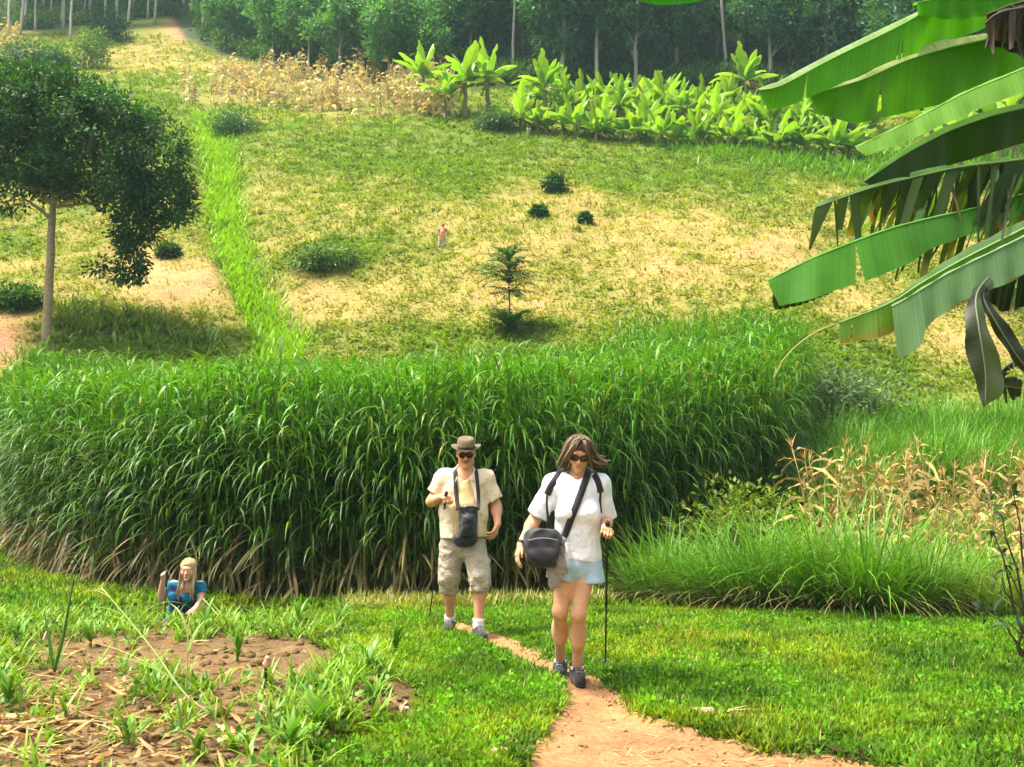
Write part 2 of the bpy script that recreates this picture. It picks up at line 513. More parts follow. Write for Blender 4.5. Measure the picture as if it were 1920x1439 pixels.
def ground_cols(x, y, z):
    n = len(x)
    u, v = proj(x, y, z)
    lawn = np.array([0.07, 0.13, 0.012]) * (0.8 + 0.5 * fbm(x * 1.5, y * 1.5, 61))[:, None]
    c = lawn
    pl = m_plot(x, y)[:, None]; pa = m_path(x, y, 14)[:, None]
    sn = fbm(x * 3, y * 3, 63)[:, None]
    soil = SOIL * (0.55 + 0.9 * sn)
    c = c * (1 - pl) + soil * pl
    c = c * (1 - pa) + DUST * pa
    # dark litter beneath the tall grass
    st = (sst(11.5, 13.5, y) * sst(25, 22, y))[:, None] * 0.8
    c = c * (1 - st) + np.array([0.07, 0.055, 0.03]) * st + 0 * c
    hl = sst(22, 26, y)[:, None]
    g = field_green(x, y, z)[:, None]
    bare = PALE * (0.8 + 0.4 * fbm(x * 0.8, y * 0.8, 65)[:, None])
    pk = sst(0.45, 0.62, fbm(x * 0.12, y * 0.12, 67))[:, None] * 0.8
    bare = bare * (1 - pk) + PINK * pk
    br = blob(u, v, 10, 630, 80, 60)[:, None] + blob(u, v, 335, 55, 30, 28)[:, None]
    bare = bare * (1 - np.clip(br, 0, 1)) + np.array([0.42, 0.2, 0.11]) * np.clip(br, 0, 1)
    mid = YEL
    cc = np.where(g < 0.5, bare + (mid - bare) * g * 2, mid + (GRN - mid) * (g * 2 - 1))
    fo = sst(4, -10, v - np.interp(u, EDGEU, EDGEV))[:, None]
    cc = cc * (1 - fo) + np.array([0.05, 0.075, 0.03]) * fo
    dd, dm = ditch_d(x, y)
    e = (np.exp(-(dd * 0.9) ** 2) * dm)[:, None]
    cc = cc * (1 - e) + np.array([0.09, 0.2, 0.015]) * e
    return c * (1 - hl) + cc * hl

def grid_mesh(name, xs, ys, step_fn=None):
    X, Y = np.meshgrid(xs, ys)
    x, y = X.ravel(), Y.ravel()
    z = h(x, y)
    nx, ny = len(xs), len(ys)
    i = np.arange(nx - 1)[None, :] + np.arange(ny - 1)[:, None] * nx
    q = np.stack([i, i + 1, i + nx + 1, i + nx], 2).reshape(-1, 4)
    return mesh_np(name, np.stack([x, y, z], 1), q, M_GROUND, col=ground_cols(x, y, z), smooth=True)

xs = np.concatenate([np.arange(-40, -8, 0.4), np.arange(-8, 8, 0.07), np.arange(8, 40.1, 0.4)])
ys = np.concatenate([np.arange(-20, 3, 0.4), np.arange(3, 13.5, 0.07), np.arange(13.5, 24.01, 0.2), [24.1]])
tag(grid_mesh('ground', xs, ys), kind='structure')
xs2 = np.concatenate([np.arange(-150, -45, 2.5), np.arange(-45, 50, 0.35), np.arange(50, 150, 2.5)])
ys2 = np.concatenate([np.arange(24.1, 70, 0.35), np.arange(70, 172, 1.2)])
tag(grid_mesh('hillside', xs2, ys2), kind='structure')

# the trodden path as its own sheet of packed orange earth
pv = np.concatenate([np.arange(1150, 1300, 3), np.arange(1300, 1439, 5), np.arange(1440, 1800, 20)])
rows = []
for v in pv:
    l = np.interp(v, PATH_V, PATH_L); r = np.interp(v, PATH_V, PATH_RR)
    y = None
    yc = (CY - v) / F; sl = (sp + yc * cp) / (cp - yc * sp)
    y = -CAM_H / sl
    k = np.clip((v - 1100) / 200, 0.3, 1.6)
    uu = np.linspace(l - 30 * k, r + 60 * k, 64)
    xx = (uu - CX) / F / (cp - yc * sp) * y
    rows.append(np.stack([xx, np.full(64, y), np.zeros(64)], 1))
R = np.concatenate(rows)
zz = h(R[:, 0], R[:, 1])
mk = m_path(R[:, 0], R[:, 1], 8)
R[:, 2] = zz - 0.03 + 0.036 * mk + (fbm(R[:, 0] * 6, R[:, 1] * 9, 71) - 0.5) * 0.04 * mk
nr = len(pv); i = np.arange(63)[None, :] + np.arange(nr - 1)[:, None] * 64
q = np.stack([i, i + 64, i + 65, i + 1], 2).reshape(-1, 4)
pn = fbm(R[:, 0] * 3, R[:, 1] * 4, 73)[:, None]; pc = DUST * (0.7 + 0.65 * pn) + np.array([.0, .012, .012]) * (1 - pn)
tag(mesh_np('path', R, q, M_GROUND, col=pc, smooth=True), kind='structure')

def inpoly(u, v, poly):
    poly = np.asarray(poly, float); n = len(poly); c = np.zeros(np.shape(u), bool)
    j = n - 1
    for i in range(n):
        xi, yi = poly[i]; xj, yj = poly[j]
        c ^= ((yi > v) != (yj > v)) & (u < (xj - xi) * (v - yi) / (yj - yi + 1e-9) + xi)
        j = i
    return c
# ------------------------------------------------------------------ the stand of tall grass
def UX(u, y): return (u - CX) / F * y
_fr = [(8, 20.5), (25, 18.5), (90, 16.4), (180, 14.9), (300, 13.9), (480, 13.1), (700, 12.8), (900, 13.1), (1050, 13.6), (1200, 14.6), (1350, 16.2), (1450, 18.0), (1500, 21)]
_bk = [(1520, 25.3), (1400, 26), (1250, 25.6), (1000, 23.6), (800, 23.2), (600, 23.0), (400, 23.4), (200, 24), (50, 24.5), (15, 23)]
STAND = np.array([(UX(u, y), y) for u, y in _fr + _bk])
FRX = np.array([UX(u, y) for u, y in _fr]); FRY = np.array([y for u, y in _fr])
n = 19000
px = rng.uniform(STAND[:, 0].min(), STAND[:, 0].max(), n); py = rng.uniform(12.5, 26.2, n)
edge = np.interp(px, FRX, FRY)
dfr = py - edge
keep = inpoly(px, py, STAND) & (rng.random(n) < np.where(dfr < 1.3, 1.0, 0.42))
px, py, dfr = px[keep], py[keep], dfr[keep]
n = len(px); pz = h(px, py)
H = 3.2 - 0.25 * sst(2.5, 7, dfr) + 0.8 * (fbm(px * 0.5, py * 0.5, 81) - 0.5) + rng.uniform(-0.15, 0.18, n)
H += 0.30 * sst(1.2, 3.4, px) + 0.2 * sst(5, 8, dfr) * sst(1.2, 3.4, px)
H *= 0.93 + 0.07 * sst(0.0, 0.5, dfr + rng.uniform(-.3, .3, n))
H *= 1 - 0.4 * sst(6.0, 8.6, px) * sst(24, 17, py)
laz = rng.uniform(0, 2 * np.pi, n); lean = rng.uniform(0, 0.14, n) + 0.12 * sst(0.8, 0, dfr)
laz = np.where((dfr < 0.8) & (rng.random(n) < 0.6), -np.pi / 2 + rng.normal(0, 0.9, n), laz)
# stems
Vs, Qs, Cs = blades(np.stack([px, py, pz], 1), laz, H * 0.95, 0.022, lean * 0.3, lean * 1.2, 5, jitcol((0.16, 0.14, 0.05), n), jitcol((0.07, 0.2, 0.02), n), shape='flat')
lv = []
def stem_pt(idx, f):
    a = lean[idx] * 0.3 + lean[idx] * 1.2 * f * 0.5
    r = H[idx] * 0.95 * f * np.sin(a); z = H[idx] * 0.95 * f * np.cos(a)
    return np.stack([px[idx] + r * np.cos(laz[idx]), py[idx] + r * np.sin(laz[idx]), pz[idx] + z], 1)
MBS = MB(); MBS.add(Vs, Qs, Cs)
front = np.where(dfr < 1.6)[0]; alln = np.arange(n)
for k in range(15):
    if k < 8: idx = front; f = 0.10 + 0.065 * k
    else: idx = alln; f = 0.56 + 0.065 * (k - 8)
    m = len(idx)
    ff = np.clip(f + rng.uniform(-0.05, 0.05, m), 0.03, 1.0)
    root = stem_pt(idx, ff)
    az = rng.uniform(0, 2 * np.pi, m)
    fl = rng.random(m) < np.where(dfr[idx] < 1.2, 0.62, 0.1)
    az = np.where(fl, -np.pi / 2 + rng.normal(0, 0.85, m), az)
    L = rng.uniform(0.55, 1.0, m) * (0.72 + 0.38 * np.sin(np.pi * np.clip(ff, 0, 1)))
    top = ff > 0.84
    a0 = np.where(top, rng.uniform(0.05, 0.45, m), rng.uniform(0.25, 0.7, m))
    bend = np.where(top, rng.uniform(1.2, 2.6, m), rng.uniform(1.9, 2.9, m))
    g = jitcol((0.048, 0.125, 0.008), m, 0.45, 0.12)
    gt = jitcol((0.085, 0.235, 0.010), m, 0.35, 0.1)
    s = sst(0.45, 0.95, ff)[:, None]
    c = g * (1 - s) + gt * s  # darker lower down: the shade inside the stand is put into the leaf colour
    dead = rng.random(m) < sst(0.42, 0.05, ff) * 0.75
    dc = jitcol((0.17, 0.135, 0.045), m, 0.6, 0.1)
    c = np.where(dead[:, None], dc, c)
    yel = rng.random(m) < 0.07
    c = np.where(yel[:, None] & ~dead[:, None], jitcol((0.2, 0.27, 0.04), m), c)
    a0 = np.where(dead, rng.uniform(1.5, 2.5, m), a0); bend = np.where(dead, rng.uniform(0.4, 1.0, m), bend)
    W = rng.uniform(0.022, 0.042, m)
    V, Q, C = blades(root, az, L, W, a0, bend, 7, c, c * 1.1, pw=1.1, roll=rng.normal(0, 0.25, m), zfloor=h(root[:, 0], root[:, 1]) + 0.02)
    MBS.add(V, Q, C)
tag(MBS.build('elephant_grass', M_GRASS), kind='stuff')

# ------------------------------------------------------------------ lawn of short grass and clover
def lawn(n, y0, y1, Ls, Ws, S, per, name_mb):
    yy = rng.uniform(y0, y1, n)
    xx = rng.uniform(-1, 1, n) * (yy * 0.62 + 1.9)
    pl = m_plot(xx, yy); pa = m_path(xx, yy, 26)
    dens = (1 - np.clip(pl * 1.02, 0, 1)) * (1 - np.clip(pa * 1.15, 0, 1))
    dens *= 0.45 + 0.55 * sst(0.25, 0.45, fbm(xx * 2, yy * 2, 91))
    u, v = proj(xx, yy, 0 * xx)
    dens *= np.where((v > 1385) & (u > 1200), 0.5, 1)
    dens *= np.where(inpoly(xx, yy, STAND), 0.12, 1)
    k = rng.random(n) < dens
    xx, yy = xx[k], yy[k]
    m = len(xx)
    X = np.repeat(xx, per) + rng.normal(0, 0.025, m * per); Y = np.repeat(yy, per) + rng.normal(0, 0.025, m * per)
    Z = h(X, Y) - 0.004
    N = m * per
    t = fbm(X * 0.9, Y * 0.9, 93); t2 = fbm(X * 4, Y * 4, 95)
    base = np.array([0.105, 0.235, 0.012]); yel = np.array([0.25, 0.33, 0.015]); dk = np.array([0.05, 0.14, 0.012])
    uu, vv = proj(X, Y, Z)
    k1 = np.clip(sst(0.42, 0.7, t) * 0.7 + 0.45 * blob(uu, vv, 1250, 1150, 220, 80) + 0.45 * blob(uu, vv, 720, 1170, 120, 60), 0, 1)[:, None]
    c = base * (1 - k1) + yel * k1
    k2 = sst(0.58, 0.28, t2)[:, None] * 0.8
    c = c * (1 - k2) + dk * k2
    c = c * rng.uniform(0.6, 1.4, (N, 1)) * np.repeat(rng.uniform(.6, 1.35, (m, 1)), per, 0)
    dry = rng.random(N) < 0.02
    c[dry] = (0.42, 0.33, 0.13)
    hgt = 0.75 + 0.8 * fbm(X * 1.6, Y * 1.6, 97)
    edge = np.repeat((m_path(xx, yy - .35, 8) > 0.02) | (m_path(xx, yy, 60) > .02), per)
    L = rng.uniform(Ls[0], Ls[1], N) * hgt * np.where(edge, np.where(Y > 6.3, .55, 1.15), 1)
    V, Q, C = blades(np.stack([X, Y, Z], 1), rng.uniform(0, 6.283, N), L, rng.uniform(Ws[0], Ws[1], N), rng.uniform(0.2, 1.3, N), rng.uniform(-0.2, 1.0, N), S, c * 0.8, c * 1.15, shape='leaf')
    name_mb.add(V, Q, C)
LW = MB(); CLV = MB()
lawn(58000, 4.0, 7.2, (0.03, 0.075), (0.008, 0.016), 2, 9, LW)
lawn(50000, 7.2, 11.5, (0.04, 0.085), (0.011, 0.021), 2, 8, LW)
lawn(26000, 11.5, 21.0, (0.07, 0.14), (0.018, 0.034), 2, 7, LW)
tag(LW.build('grass', M_LAWN), kind='stuff')
n = 5200
yy = rng.uniform(4.2, 10.5, n); xx = rng.uniform(-1, 1, n) * (yy * .56 + .3)
k = (m_plot(xx, yy) < .2) & (m_path(xx, yy, 20) < .05) & (fbm(xx * 1.7, yy * 1.7, 141) > .45 + .2 * rng.random(n)); xx, yy = xx[k], yy[k]; n = len(xx)
V, Q, C = leafcloud(np.column_stack([xx, yy, h(xx, yy) + .035]), np.tile([0, 0, 1.2], (n, 1)), 10, .06, .030, .026, jitcol((.12, .30, .010), n, .4, .1), droop=.1)
tag(mesh_np('clover', V, Q, M_LAWN, col=C), kind='stuff')

# taller green and fading grass on the right, behind the clumps
TG = MB()
def tall(n, poly, Lr, Wr, col, tip, a0=(0, 0.35), bend=(0.3, 1.5), S=4):
    poly = np.asarray([(UX(u, y), y) for u, y in poly])
    x = rng.uniform(poly[:, 0].min(), poly[:, 0].max(), n); y = rng.uniform(poly[:, 1].min(), poly[:, 1].max(), n)
    k = inpoly(x, y, poly) & (m_path(x, y, 20) < 0.3); x, y = x[k], y[k]; m = len(x)
    k = 0.6 + 0.8 * fbm(x * 1.2, y * 1.2, 101)
    V, Q, C = blades(np.stack([x, y, h(x, y)], 1), rng.uniform(0, 6.283, m), rng.uniform(*Lr, m) * k, rng.uniform(*Wr, m), rng.uniform(*a0, m), rng.uniform(*bend, m), S,
                     jitcol(col, m, 0.3, 0.12), jitcol(tip, m, 0.3, 0.12))
    TG.add(V, Q, C)
tall(11000, [(1490, 17.5), (1500, 24), (1640, 24), (1640, 17), (1600, 16)], (1.0, 1.9), (0.02, 0.035), (0.07, 0.17, 0.02), (0.13, 0.3, 0.03))
tall(14000, [(1600, 20), (1620, 25), (2050, 25), (2050, 19)], (1.0, 1.9), (0.02, 0.04), (0.07, 0.18, 0.02), (0.14, 0.33, 0.03))
tall(26000, [(1380, 12.5), (1480, 18), (2050, 19), (2050, 11.0), (1500, 11.5)], (0.35, 0.9), (0.014, 0.026), (0.09, 0.2, 0.02), (0.19, 0.34, 0.03))
tall(5000, [(1740, 10.4), (1700, 11.4), (2080, 11.4), (2080, 9.6), (1850, 9.9)], (0.2, 0.6), (0.012, 0.022), (0.11, 0.2, 0.02), (0.25, 0.36, 0.04))
tall(7000, [(1200, 12.3), (1200, 14), (1500, 15), (1500, 12)], (0.3, 0.9), (0.014, 0.026), (0.09, 0.2, 0.02), (0.17, 0.32, 0.03))
tall(5000, [(650, 11.2), (650, 12.7), (1150, 13.2), (1150, 11.8)], (0.08, 0.26), (0.01, 0.02), (0.16, 0.2, 0.03), (0.33, 0.33, 0.07))
tag(TG.build('tall_grass', M_GRASS), kind='stuff')

# fringe of taller blades where the lawn meets the stand and the plot
# ------------------------------------------------------------------ arching grass clumps on the right
clumps = [(1235, 12.6, 1.0, 'leftmost of the arching grass clumps right of the path, nearest the woman'),
          (1330, 11.9, 1.1, 'second arching grass clump from the left, right of the path'),
          (1425, 11.3, 1.15, 'middle arching grass clump right of the path, brown straw at its base'),
          (1530, 11.0, 1.2, 'broad arching grass clump standing in front of the leftmost dry maize'),
          (1625, 10.6, 1.25, 'tallest arching grass clump nearest the lawn, below the dry maize'),
          (1725, 10.9, 0.85, 'low rightmost grass clump with dark weeds at its foot')]
for u, y, s, lab in clumps:
    x = UX(u, y); b = np.array([x, y, float(h(x, y))])
    t = thing('grass_clump', lab, 'grass clump', b, 'arching grass clumps right of the path')
    N = int(rng.uniform(380, 620))
    r = rng.uniform(0, 0.42, N) ** 0.8 * s; a = rng.uniform(0, 6.283, N)
    X = x + r * np.cos(a); Y = y + r * np.sin(a) * 0.8
    V, Q, C = blades(np.stack([X, Y, h(X, Y)], 1), a + rng.normal(0, 0.7, N), rng.uniform(0.5, 1.45, N) * s, rng.uniform(0.012, 0.024, N), rng.uniform(0.02, 0.45, N) + r * 0.5,
                     rng.uniform(0.3, 1.7, N), 6, jitcol((0.06, 0.16, 0.02), N, 0.3), jitcol((0.14, 0.33, 0.025), N, 0.35))
    mesh_np('green_blades', V, Q, M_GRASS, t, C)
    N = 170
    r = rng.uniform(0.1, 0.45, N) * s; a = rng.uniform(0, 6.283, N)
    X = x + r * np.cos(a); Y = y + r * np.sin(a) * 0.8
    V, Q, C = blades(np.stack([X, Y, h(X, Y) + 0.05], 1), a + rng.normal(0, 0.4, N), rng.uniform(0.4, 0.8, N) * s, rng.uniform(0.012, 0.022, N), rng.uniform(0.4, 0.9, N),
                     rng.uniform(1.0, 1.9, N), 5, jitcol((0.25, 0.19, 0.08), N, 0.35), jitcol((0.36, 0.3, 0.13), N, 0.35), zfloor=h(X, Y) + 0.01)
    mesh_np('dead_blades', V, Q, M_DRY, t, C)

# ------------------------------------------------------------------ dry maize
def maize_geo(Hh, nl=9, wide=0.05, mcol=(0.44, 0.32, 0.11)):
    ST = MB(); LF = MB()
    lx, ly = rng.normal(0, 0.08, 2)
    zz = np.linspace(0, 1, 7)
    pts = np.stack([lx * zz ** 2 * Hh + 0.02 * np.sin(zz * 7), ly * zz ** 2 * Hh, zz * Hh], 1)
    add_tube(ST, pts, np.linspace(0.014, 0.006, 7), 5, (0.42, 0.29, 0.12))
    fs = np.linspace(0.15, 0.97, nl)
    roots = np.stack([np.interp(fs, zz, pts[:, i]) for i in range(3)], 1)
    az = np.arange(nl) * np.pi + rng.normal(0, 0.6, nl)
    cc = jitcol(mcol, nl, 0.35, 0.08)
    V, Q, C = blades(roots, az, rng.uniform(0.35, 0.7, nl), rng.uniform(wide * 0.7, wide * 1.5, nl), rng.uniform(0.1, 0.7, nl), rng.uniform(2.0, 2.6, nl), 8, cc, cc * 0.85, pw=0.42, roll=rng.normal(0, 0.9, nl))
    V = V + rng.normal(0, 0.012, V.shape)
    LF.add(V, Q, C)
    # husks and tassel
    for f in (0.45, 0.56):
        b = np.array([np.interp(f, zz, pts[:, i]) for i in range(3)])
        a = rng.uniform(0, 6.28); d = np.array([np.cos(a) * 0.5, np.sin(a) * 0.5, 0.8])
        add_tube(LF, [b, b + d * 0.05, b + d * 0.12, b + d * 0.2], [0.01, 0.028, 0.026, 0.006], 6, (0.55, 0.40, 0.17))
    m = 7
    V, Q, C = blades(np.tile(pts[-1], (m, 1)), rng.uniform(0, 6.28, m), rng.uniform(0.15, 0.28, m), 0.012, rng.uniform(0.1, 0.7, m), 0.5, 3, jitcol((0.50, 0.33, 0.13), m))
    LF.add(V, Q, C)
    return ST, LF
mprot = []
for k in range(9):
    t = thing('dry_maize_plant', 'dead tan maize plant with hanging leaves in the patch right of the tall green grass', 'maize plant', (0, 0, 0), 'dead maize plants on the right')
    S_, L_ = maize_geo(rng.uniform(1.6, 2.3), 14, 0.036)
    S_.build('stalk', M_DRY, t); L_.build('leaves', M_DRY, t)
    mprot.append(t)
spots = []
for y, us in ((12.7, np.arange(1525, 1960, 50)), (13.6, np.arange(1535, 2000, 38)), (14.6, np.arange(1560, 2000, 38)), (15.7, np.arange(1620, 2000, 38)), (17.2, np.arange(1640, 1980, 38)), (11.2, [1875, 1905, 1930])):
    for u in us:
        uu = u + rng.uniform(-16, 16); yy = y + rng.uniform(-.4, .4)
        spots.append((UX(uu, yy), yy))
spots += [(UX(u, 13.1), 13.1) for u in (1535, 1548, 1560, 1528)]
used = set()
for i, (x, y) in enumerate(spots):
    p = mprot[i % 9]; loc = (x, y, float(h(x, y)) - 0.01); s = rng.uniform(0.75, 1.1)
    if i % 9 not in used:
        used.add(i % 9); p.location = loc; p.rotation_euler = (0, 0, rng.uniform(0, 6.28)); p.scale = (s, s, s)
    else:
        dup(p, loc, rng.uniform(0, 6.28), s, tilt=tuple(rng.normal(0, 0.09, 2)))
# far maize on the hillside: one small mesh each
FP = np.array([(338, 172), (420, 150), (560, 140), (690, 148), (745, 160), (850, 196), (852, 226), (700, 222), (520, 208), (345, 196)], float)
fm = []
for k in range(6):
    S_, L_ = maize_geo(rng.uniform(1.7, 2.2), 12, 0.16, (.60, .50, .22))
    V, Fq, T = tube([(0, 0, 0), (0.03, 0, 1), (0, 0.04, 2.1)], [0.03, 0.03, 0.02], 4)
    L_.add(V, Fq, (0.58, 0.49, 0.23))
    fm.append(L_)
fmo = []
for k, L_ in enumerate(fm):
    o = L_.build('dry_maize_plant', M_DRY)
    tag(o, 'pale dry maize plant in the far field high on the hillside', 'maize plant', 'dry maize plants on the far hillside')
    fmo.append(o)
cnt = 0
pool = []
while cnt < 170:
    u, v = rng.uniform(338, 852), rng.uniform(138, 228)
    if not inpoly(np.array([u]), np.array([v]), FP)[0]: continue
    pool.append((u, v)); cnt += 1
pool += [(rng.uniform(740, 850), rng.uniform(160, 222)) for _ in range(24)] + [(rng.uniform(0, 40), rng.uniform(75, 100)) for _ in range(10)]
for i, (u, v) in enumerate(pool):
    g = gat(u, v)
    o = fmo[i % 6]
    if i >= 6:
        o = o.copy(); COL.objects.link(o)
    o.location = g; o.rotation_euler = (rng.normal(0, .08), rng.normal(0, .08), rng.uniform(0, 6.28)); s = rng.uniform(0.9, 1.4); o.scale = (s, s, s)

# ------------------------------------------------------------------ weeds over the hillside field
n = 150000
yy = rng.uniform(24.5, 108, n); xx = rng.uniform(-0.62, 0.62, n) * yy
zz = h(xx, yy); g = field_green(xx, yy, zz)
u, v = proj(xx, yy, zz)
infarm = inpoly(u, v, FP)
k = (rng.random(n) < (0.16 + 0.7 * g) * np.where(infarm, 0.35, 1)) & (rng.random(n) < np.clip(34 / yy, 0.4, 1)) & (v > np.interp(u, EDGEU, EDGEV) - 6)
xx, yy, zz, g = xx[k], yy[k], zz[k], g[k]; u, v = u[k], v[k]
n = len(xx); per = 6
X = np.repeat(xx, per) + rng.normal(0, 0.13, n * per); Y = np.repeat(yy, per) + rng.normal(0, 0.13, n * per); Z = h(X, Y) - 0.02
G = np.repeat(g, per)[:, None]; N = len(X)
c = np.array([0.30, 0.28, 0.065]) * (1 - G) + np.array([0.12, 0.21, 0.028]) * G
c = c * np.repeat(rng.uniform(0.72, 1.25, (n, 1)), per, 0) * rng.uniform(0.85, 1.15, (N, 1))
sz = np.repeat(rng.uniform(0.6, 1.3, n) * (0.7 + 0.6 * g) * (0.8 + yy / 90), per)
V, Q, C = blades(np.stack([X, Y, Z], 1), rng.uniform(0, 6.28, N), rng.uniform(0.08, 0.2, N) * sz, rng.uniform(0.035, 0.07, N) * sz, rng.uniform(0.4, 1.35, N), rng.uniform(-0.2, 0.9, N), 2, c, c * 1.1, shape='leaf')
tag(mesh_np('field_weeds', V, Q, M_LAWN, col=C), kind='stuff')
# bright long grass in the ditch, and the green strip along the top edge on the right
DG = MB()
n = 9000
yy = rng.uniform(DITCH[-1, 1] - 2, DITCH[0, 1], n); xx = np.interp(yy, DITCH[::-1, 1], DITCH[::-1, 0]) + rng.normal(-0.1, 0.5, n) * (0.45 + 0.009 * yy)
V, Q, C = blades(np.stack([xx, yy, h(xx, yy)], 1), rng.uniform(0, 6.28, n), rng.uniform(0.4, 0.95, n), rng.uniform(0.05, 0.09, n), rng.uniform(0, 0.6, n), rng.uniform(0.3, 1.6, n), 3, jitcol((0.16, 0.34, 0.012), n, .35), jitcol((0.30, 0.52, 0.02), n, .35))
DG.add(V, Q, C)
for (u0, v0, u1, v1, wv, m, cc) in ((1230, 262, 1640, 322, 14, 2600, (0.12, 0.27, 0.02)), (1640, 300, 1920, 300, 30, 2500, (0.13, 0.3, 0.02)), (100, 600, 400, 640, 16, 700, (0.13, 0.2, 0.03))):
    t = rng.random(m); pts = np.array([gat(u0 + (u1 - u0) * a + rng.normal(0, 8), v0 + (v1 - v0) * a + rng.normal(0, wv)) for a in t])
    V, Q, C = blades(pts, rng.uniform(0, 6.28, m), rng.uniform(0.4, 0.9, m), rng.uniform(0.05, 0.1, m), rng.uniform(0, 0.8, m), rng.uniform(0.3, 1.6, m), 3, jitcol(cc, m, .35), jitcol(np.array(cc) * 1.3, m, .3))
    DG.add(V, Q, C)
tag(DG.build('ditch_grass', M_GRASS), kind='stuff')

# ------------------------------------------------------------------ trees
def branchy(mb, base, top, r0, r1, col, n=6, wob=0.05, k=8):
    t = np.linspace(0, 1, k)[:, None]
    pts = np.asarray(base) * (1 - t) + np.asarray(top) * t + np.concatenate([np.zeros((1, 3)), rng.normal(0, wob, (k - 1, 3)) * [1, 1, 0.3]])
    add_tube(mb, pts, np.linspace(r0, r1, k), n, col)
    return pts

def tree(name, label, cat, base, trunk_h, lobes, L, W, K, csz, ncl, col, r0, bark=(0.20, 0.15, 0.10), group=None, low=0.5, shell=0.5, limb=None, pads=0):
    """lobes: (dx, dy, dz, rx, ry, rz, weight) round the base"""
    t = thing(name, label, cat, base, group)
    base = np.asarray(base, float)
    TB = MB()
    fork = base + [0, 0, trunk_h]
    branchy(TB, base - [0, 0, 0.1], fork, r0, r0 * 0.72, bark, 10, r0 * 0.06)
    branchy(TB, fork - [0, 0, .05], fork + [.05, 0, 1.6], r0 * .7, r0 * .4, bark, 7, r0 * 0.1)
    if limb is not None: branchy(TB, fork - [0, 0, .1], base + limb, r0 * .42, r0 * .25, bark, 6, .03)
    for lb in lobes:
        if lb[2] < trunk_h + .15: continue
        c = base + lb[:3]
        st = fork + [0, 0, min(max((lb[2] - trunk_h) * .3, .35), 1.2)] if lb[2] > trunk_h + .6 else c + [-.4 * lb[0], 0, 1.5]
        pts = branchy(TB, st, c, r0 * 0.36, r0 * 0.12, bark, 5, 0.08)
        for _ in range(3):
            d = rng.normal(size=3) * lb[3:6] * 0.6
            branchy(TB, pts[5], c + d, r0 * 0.16, r0 * 0.05, bark, 4, 0.05, 5)
    TB.build('trunk', M_BARK, t)
    wts = np.array([lb[6] for lb in lobes], float); wts /= wts.sum()
    cm = MB()
    for lb, wt in zip(lobes, wts):
        m = max(8, int(ncl * wt))
        if pads:
            npd = max(3, int(pads * wt)); pc_, pn_ = ellipts(npd, base + lb[:3], np.array(lb[3:6]) * .92, .45)
            ii = rng.integers(0, npd, m); rp = rng.uniform(.38, .62, npd)[ii]
            dd2 = rng.normal(size=(m, 3)); dd2 /= np.linalg.norm(dd2, axis=1)[:, None]; rr = rng.random(m)[:, None] ** .5
            cen = pc_[ii] + dd2 * rr * np.stack([rp, rp, rp * .22], 1); cen[:, 2] -= (rr[:, 0] ** 2) * .14
            nor = dd2 * [.7, .7, .3] + [0, 0, .8]; nor /= np.linalg.norm(nor, axis=1)[:, None]
            cc = np.asarray(col) * (0.75 + 0.5 * rng.random((m, 1)))
            cm.add(*leafcloud(cen, nor, K, .13, L, W, cc)); continue
        cen, nor = ellipts(m, base + lb[:3], lb[3:6], shell)
        kk = nor[:, 2] > -low - rng.random(m) * 0.5
        cen, nor = cen[kk], nor[kk]
        cen = cen + rng.normal(0, csz * 0.4, cen.shape)
        clump = fbm(cen[:, 0] * 1.5 + cen[:, 1] * 0.7, cen[:, 2] * 2.2 + cen[:, 1] * 0.5, 111)
        kk = clump > 0.42
        cen, nor, clump = cen[kk], nor[kk], clump[kk]
        cc = np.asarray(col) * (0.7 + 0.6 * rng.random((len(cen), 1)))
        V, Q, C = leafcloud(cen, nor, K, csz, L, W, cc)
        cm.add(V, Q, C)
    cm.build('crown', M_TREE, t)
    return t

def lobes_px(lst, y, base):
    s = y / F
    out = []
    for (u, v, ru, rv, dy, ry, wt) in lst:
        p = P(u, v, y + dy) - base
        out.append((p[0], p[1], p[2], ru * s, ry, rv * s, wt))
    return out

bt = gat(86, 655)
yb = bt[1]
big = [(80, 225, 120, 78, 0, 2.4, 5), (-20, 265, 110, 80, .3, 2.2, 4), (190, 245, 105, 72, -.3, 2.2, 4.5), (120, 185, 85, 48, .5, 1.8, 2.2), (40, 180, 75, 42, .5, 1.8, 2),
       (285, 290, 72, 75, 0, 1.9, 3.5), (305, 370, 62, 48, .2, 1.5, 2.4), (225, 350, 70, 50, -.4, 1.5, 2.4), (130, 325, 80, 42, -.3, 1.6, 2.4), (30, 330, 55, 32, 0, 1.3, 1.4),
       (255, 430, 40, 34, 0, .7, 1.2), (243, 478, 34, 30, .1, .6, .9), (240, 512, 26, 16, .1, .5, .45), (180, 497, 17, 8, .1, .3, .16), (20, 383, 20, 12, .1, .4, .22), (-60, 200, 70, 60, 0, 1.5, 2), (70, 340, 60, 36, -.2, 1.3, 1.6), (150, 350, 45, 30, .2, 1.2, 1.1)]
T = tree('broadleaf_tree', 'large dark umbrella-crowned tree with bare pale trunk on the left behind the tall grass', 'tree', bt, 4.55, lobes_px(big, yb, bt), 0.19, 0.085, 9, 0.24, 7600, (0.036, 0.11, 0.024), 0.165, (0.30, 0.23, 0.13), shell=0.66, limb=(-1.1, 0, 5.3))

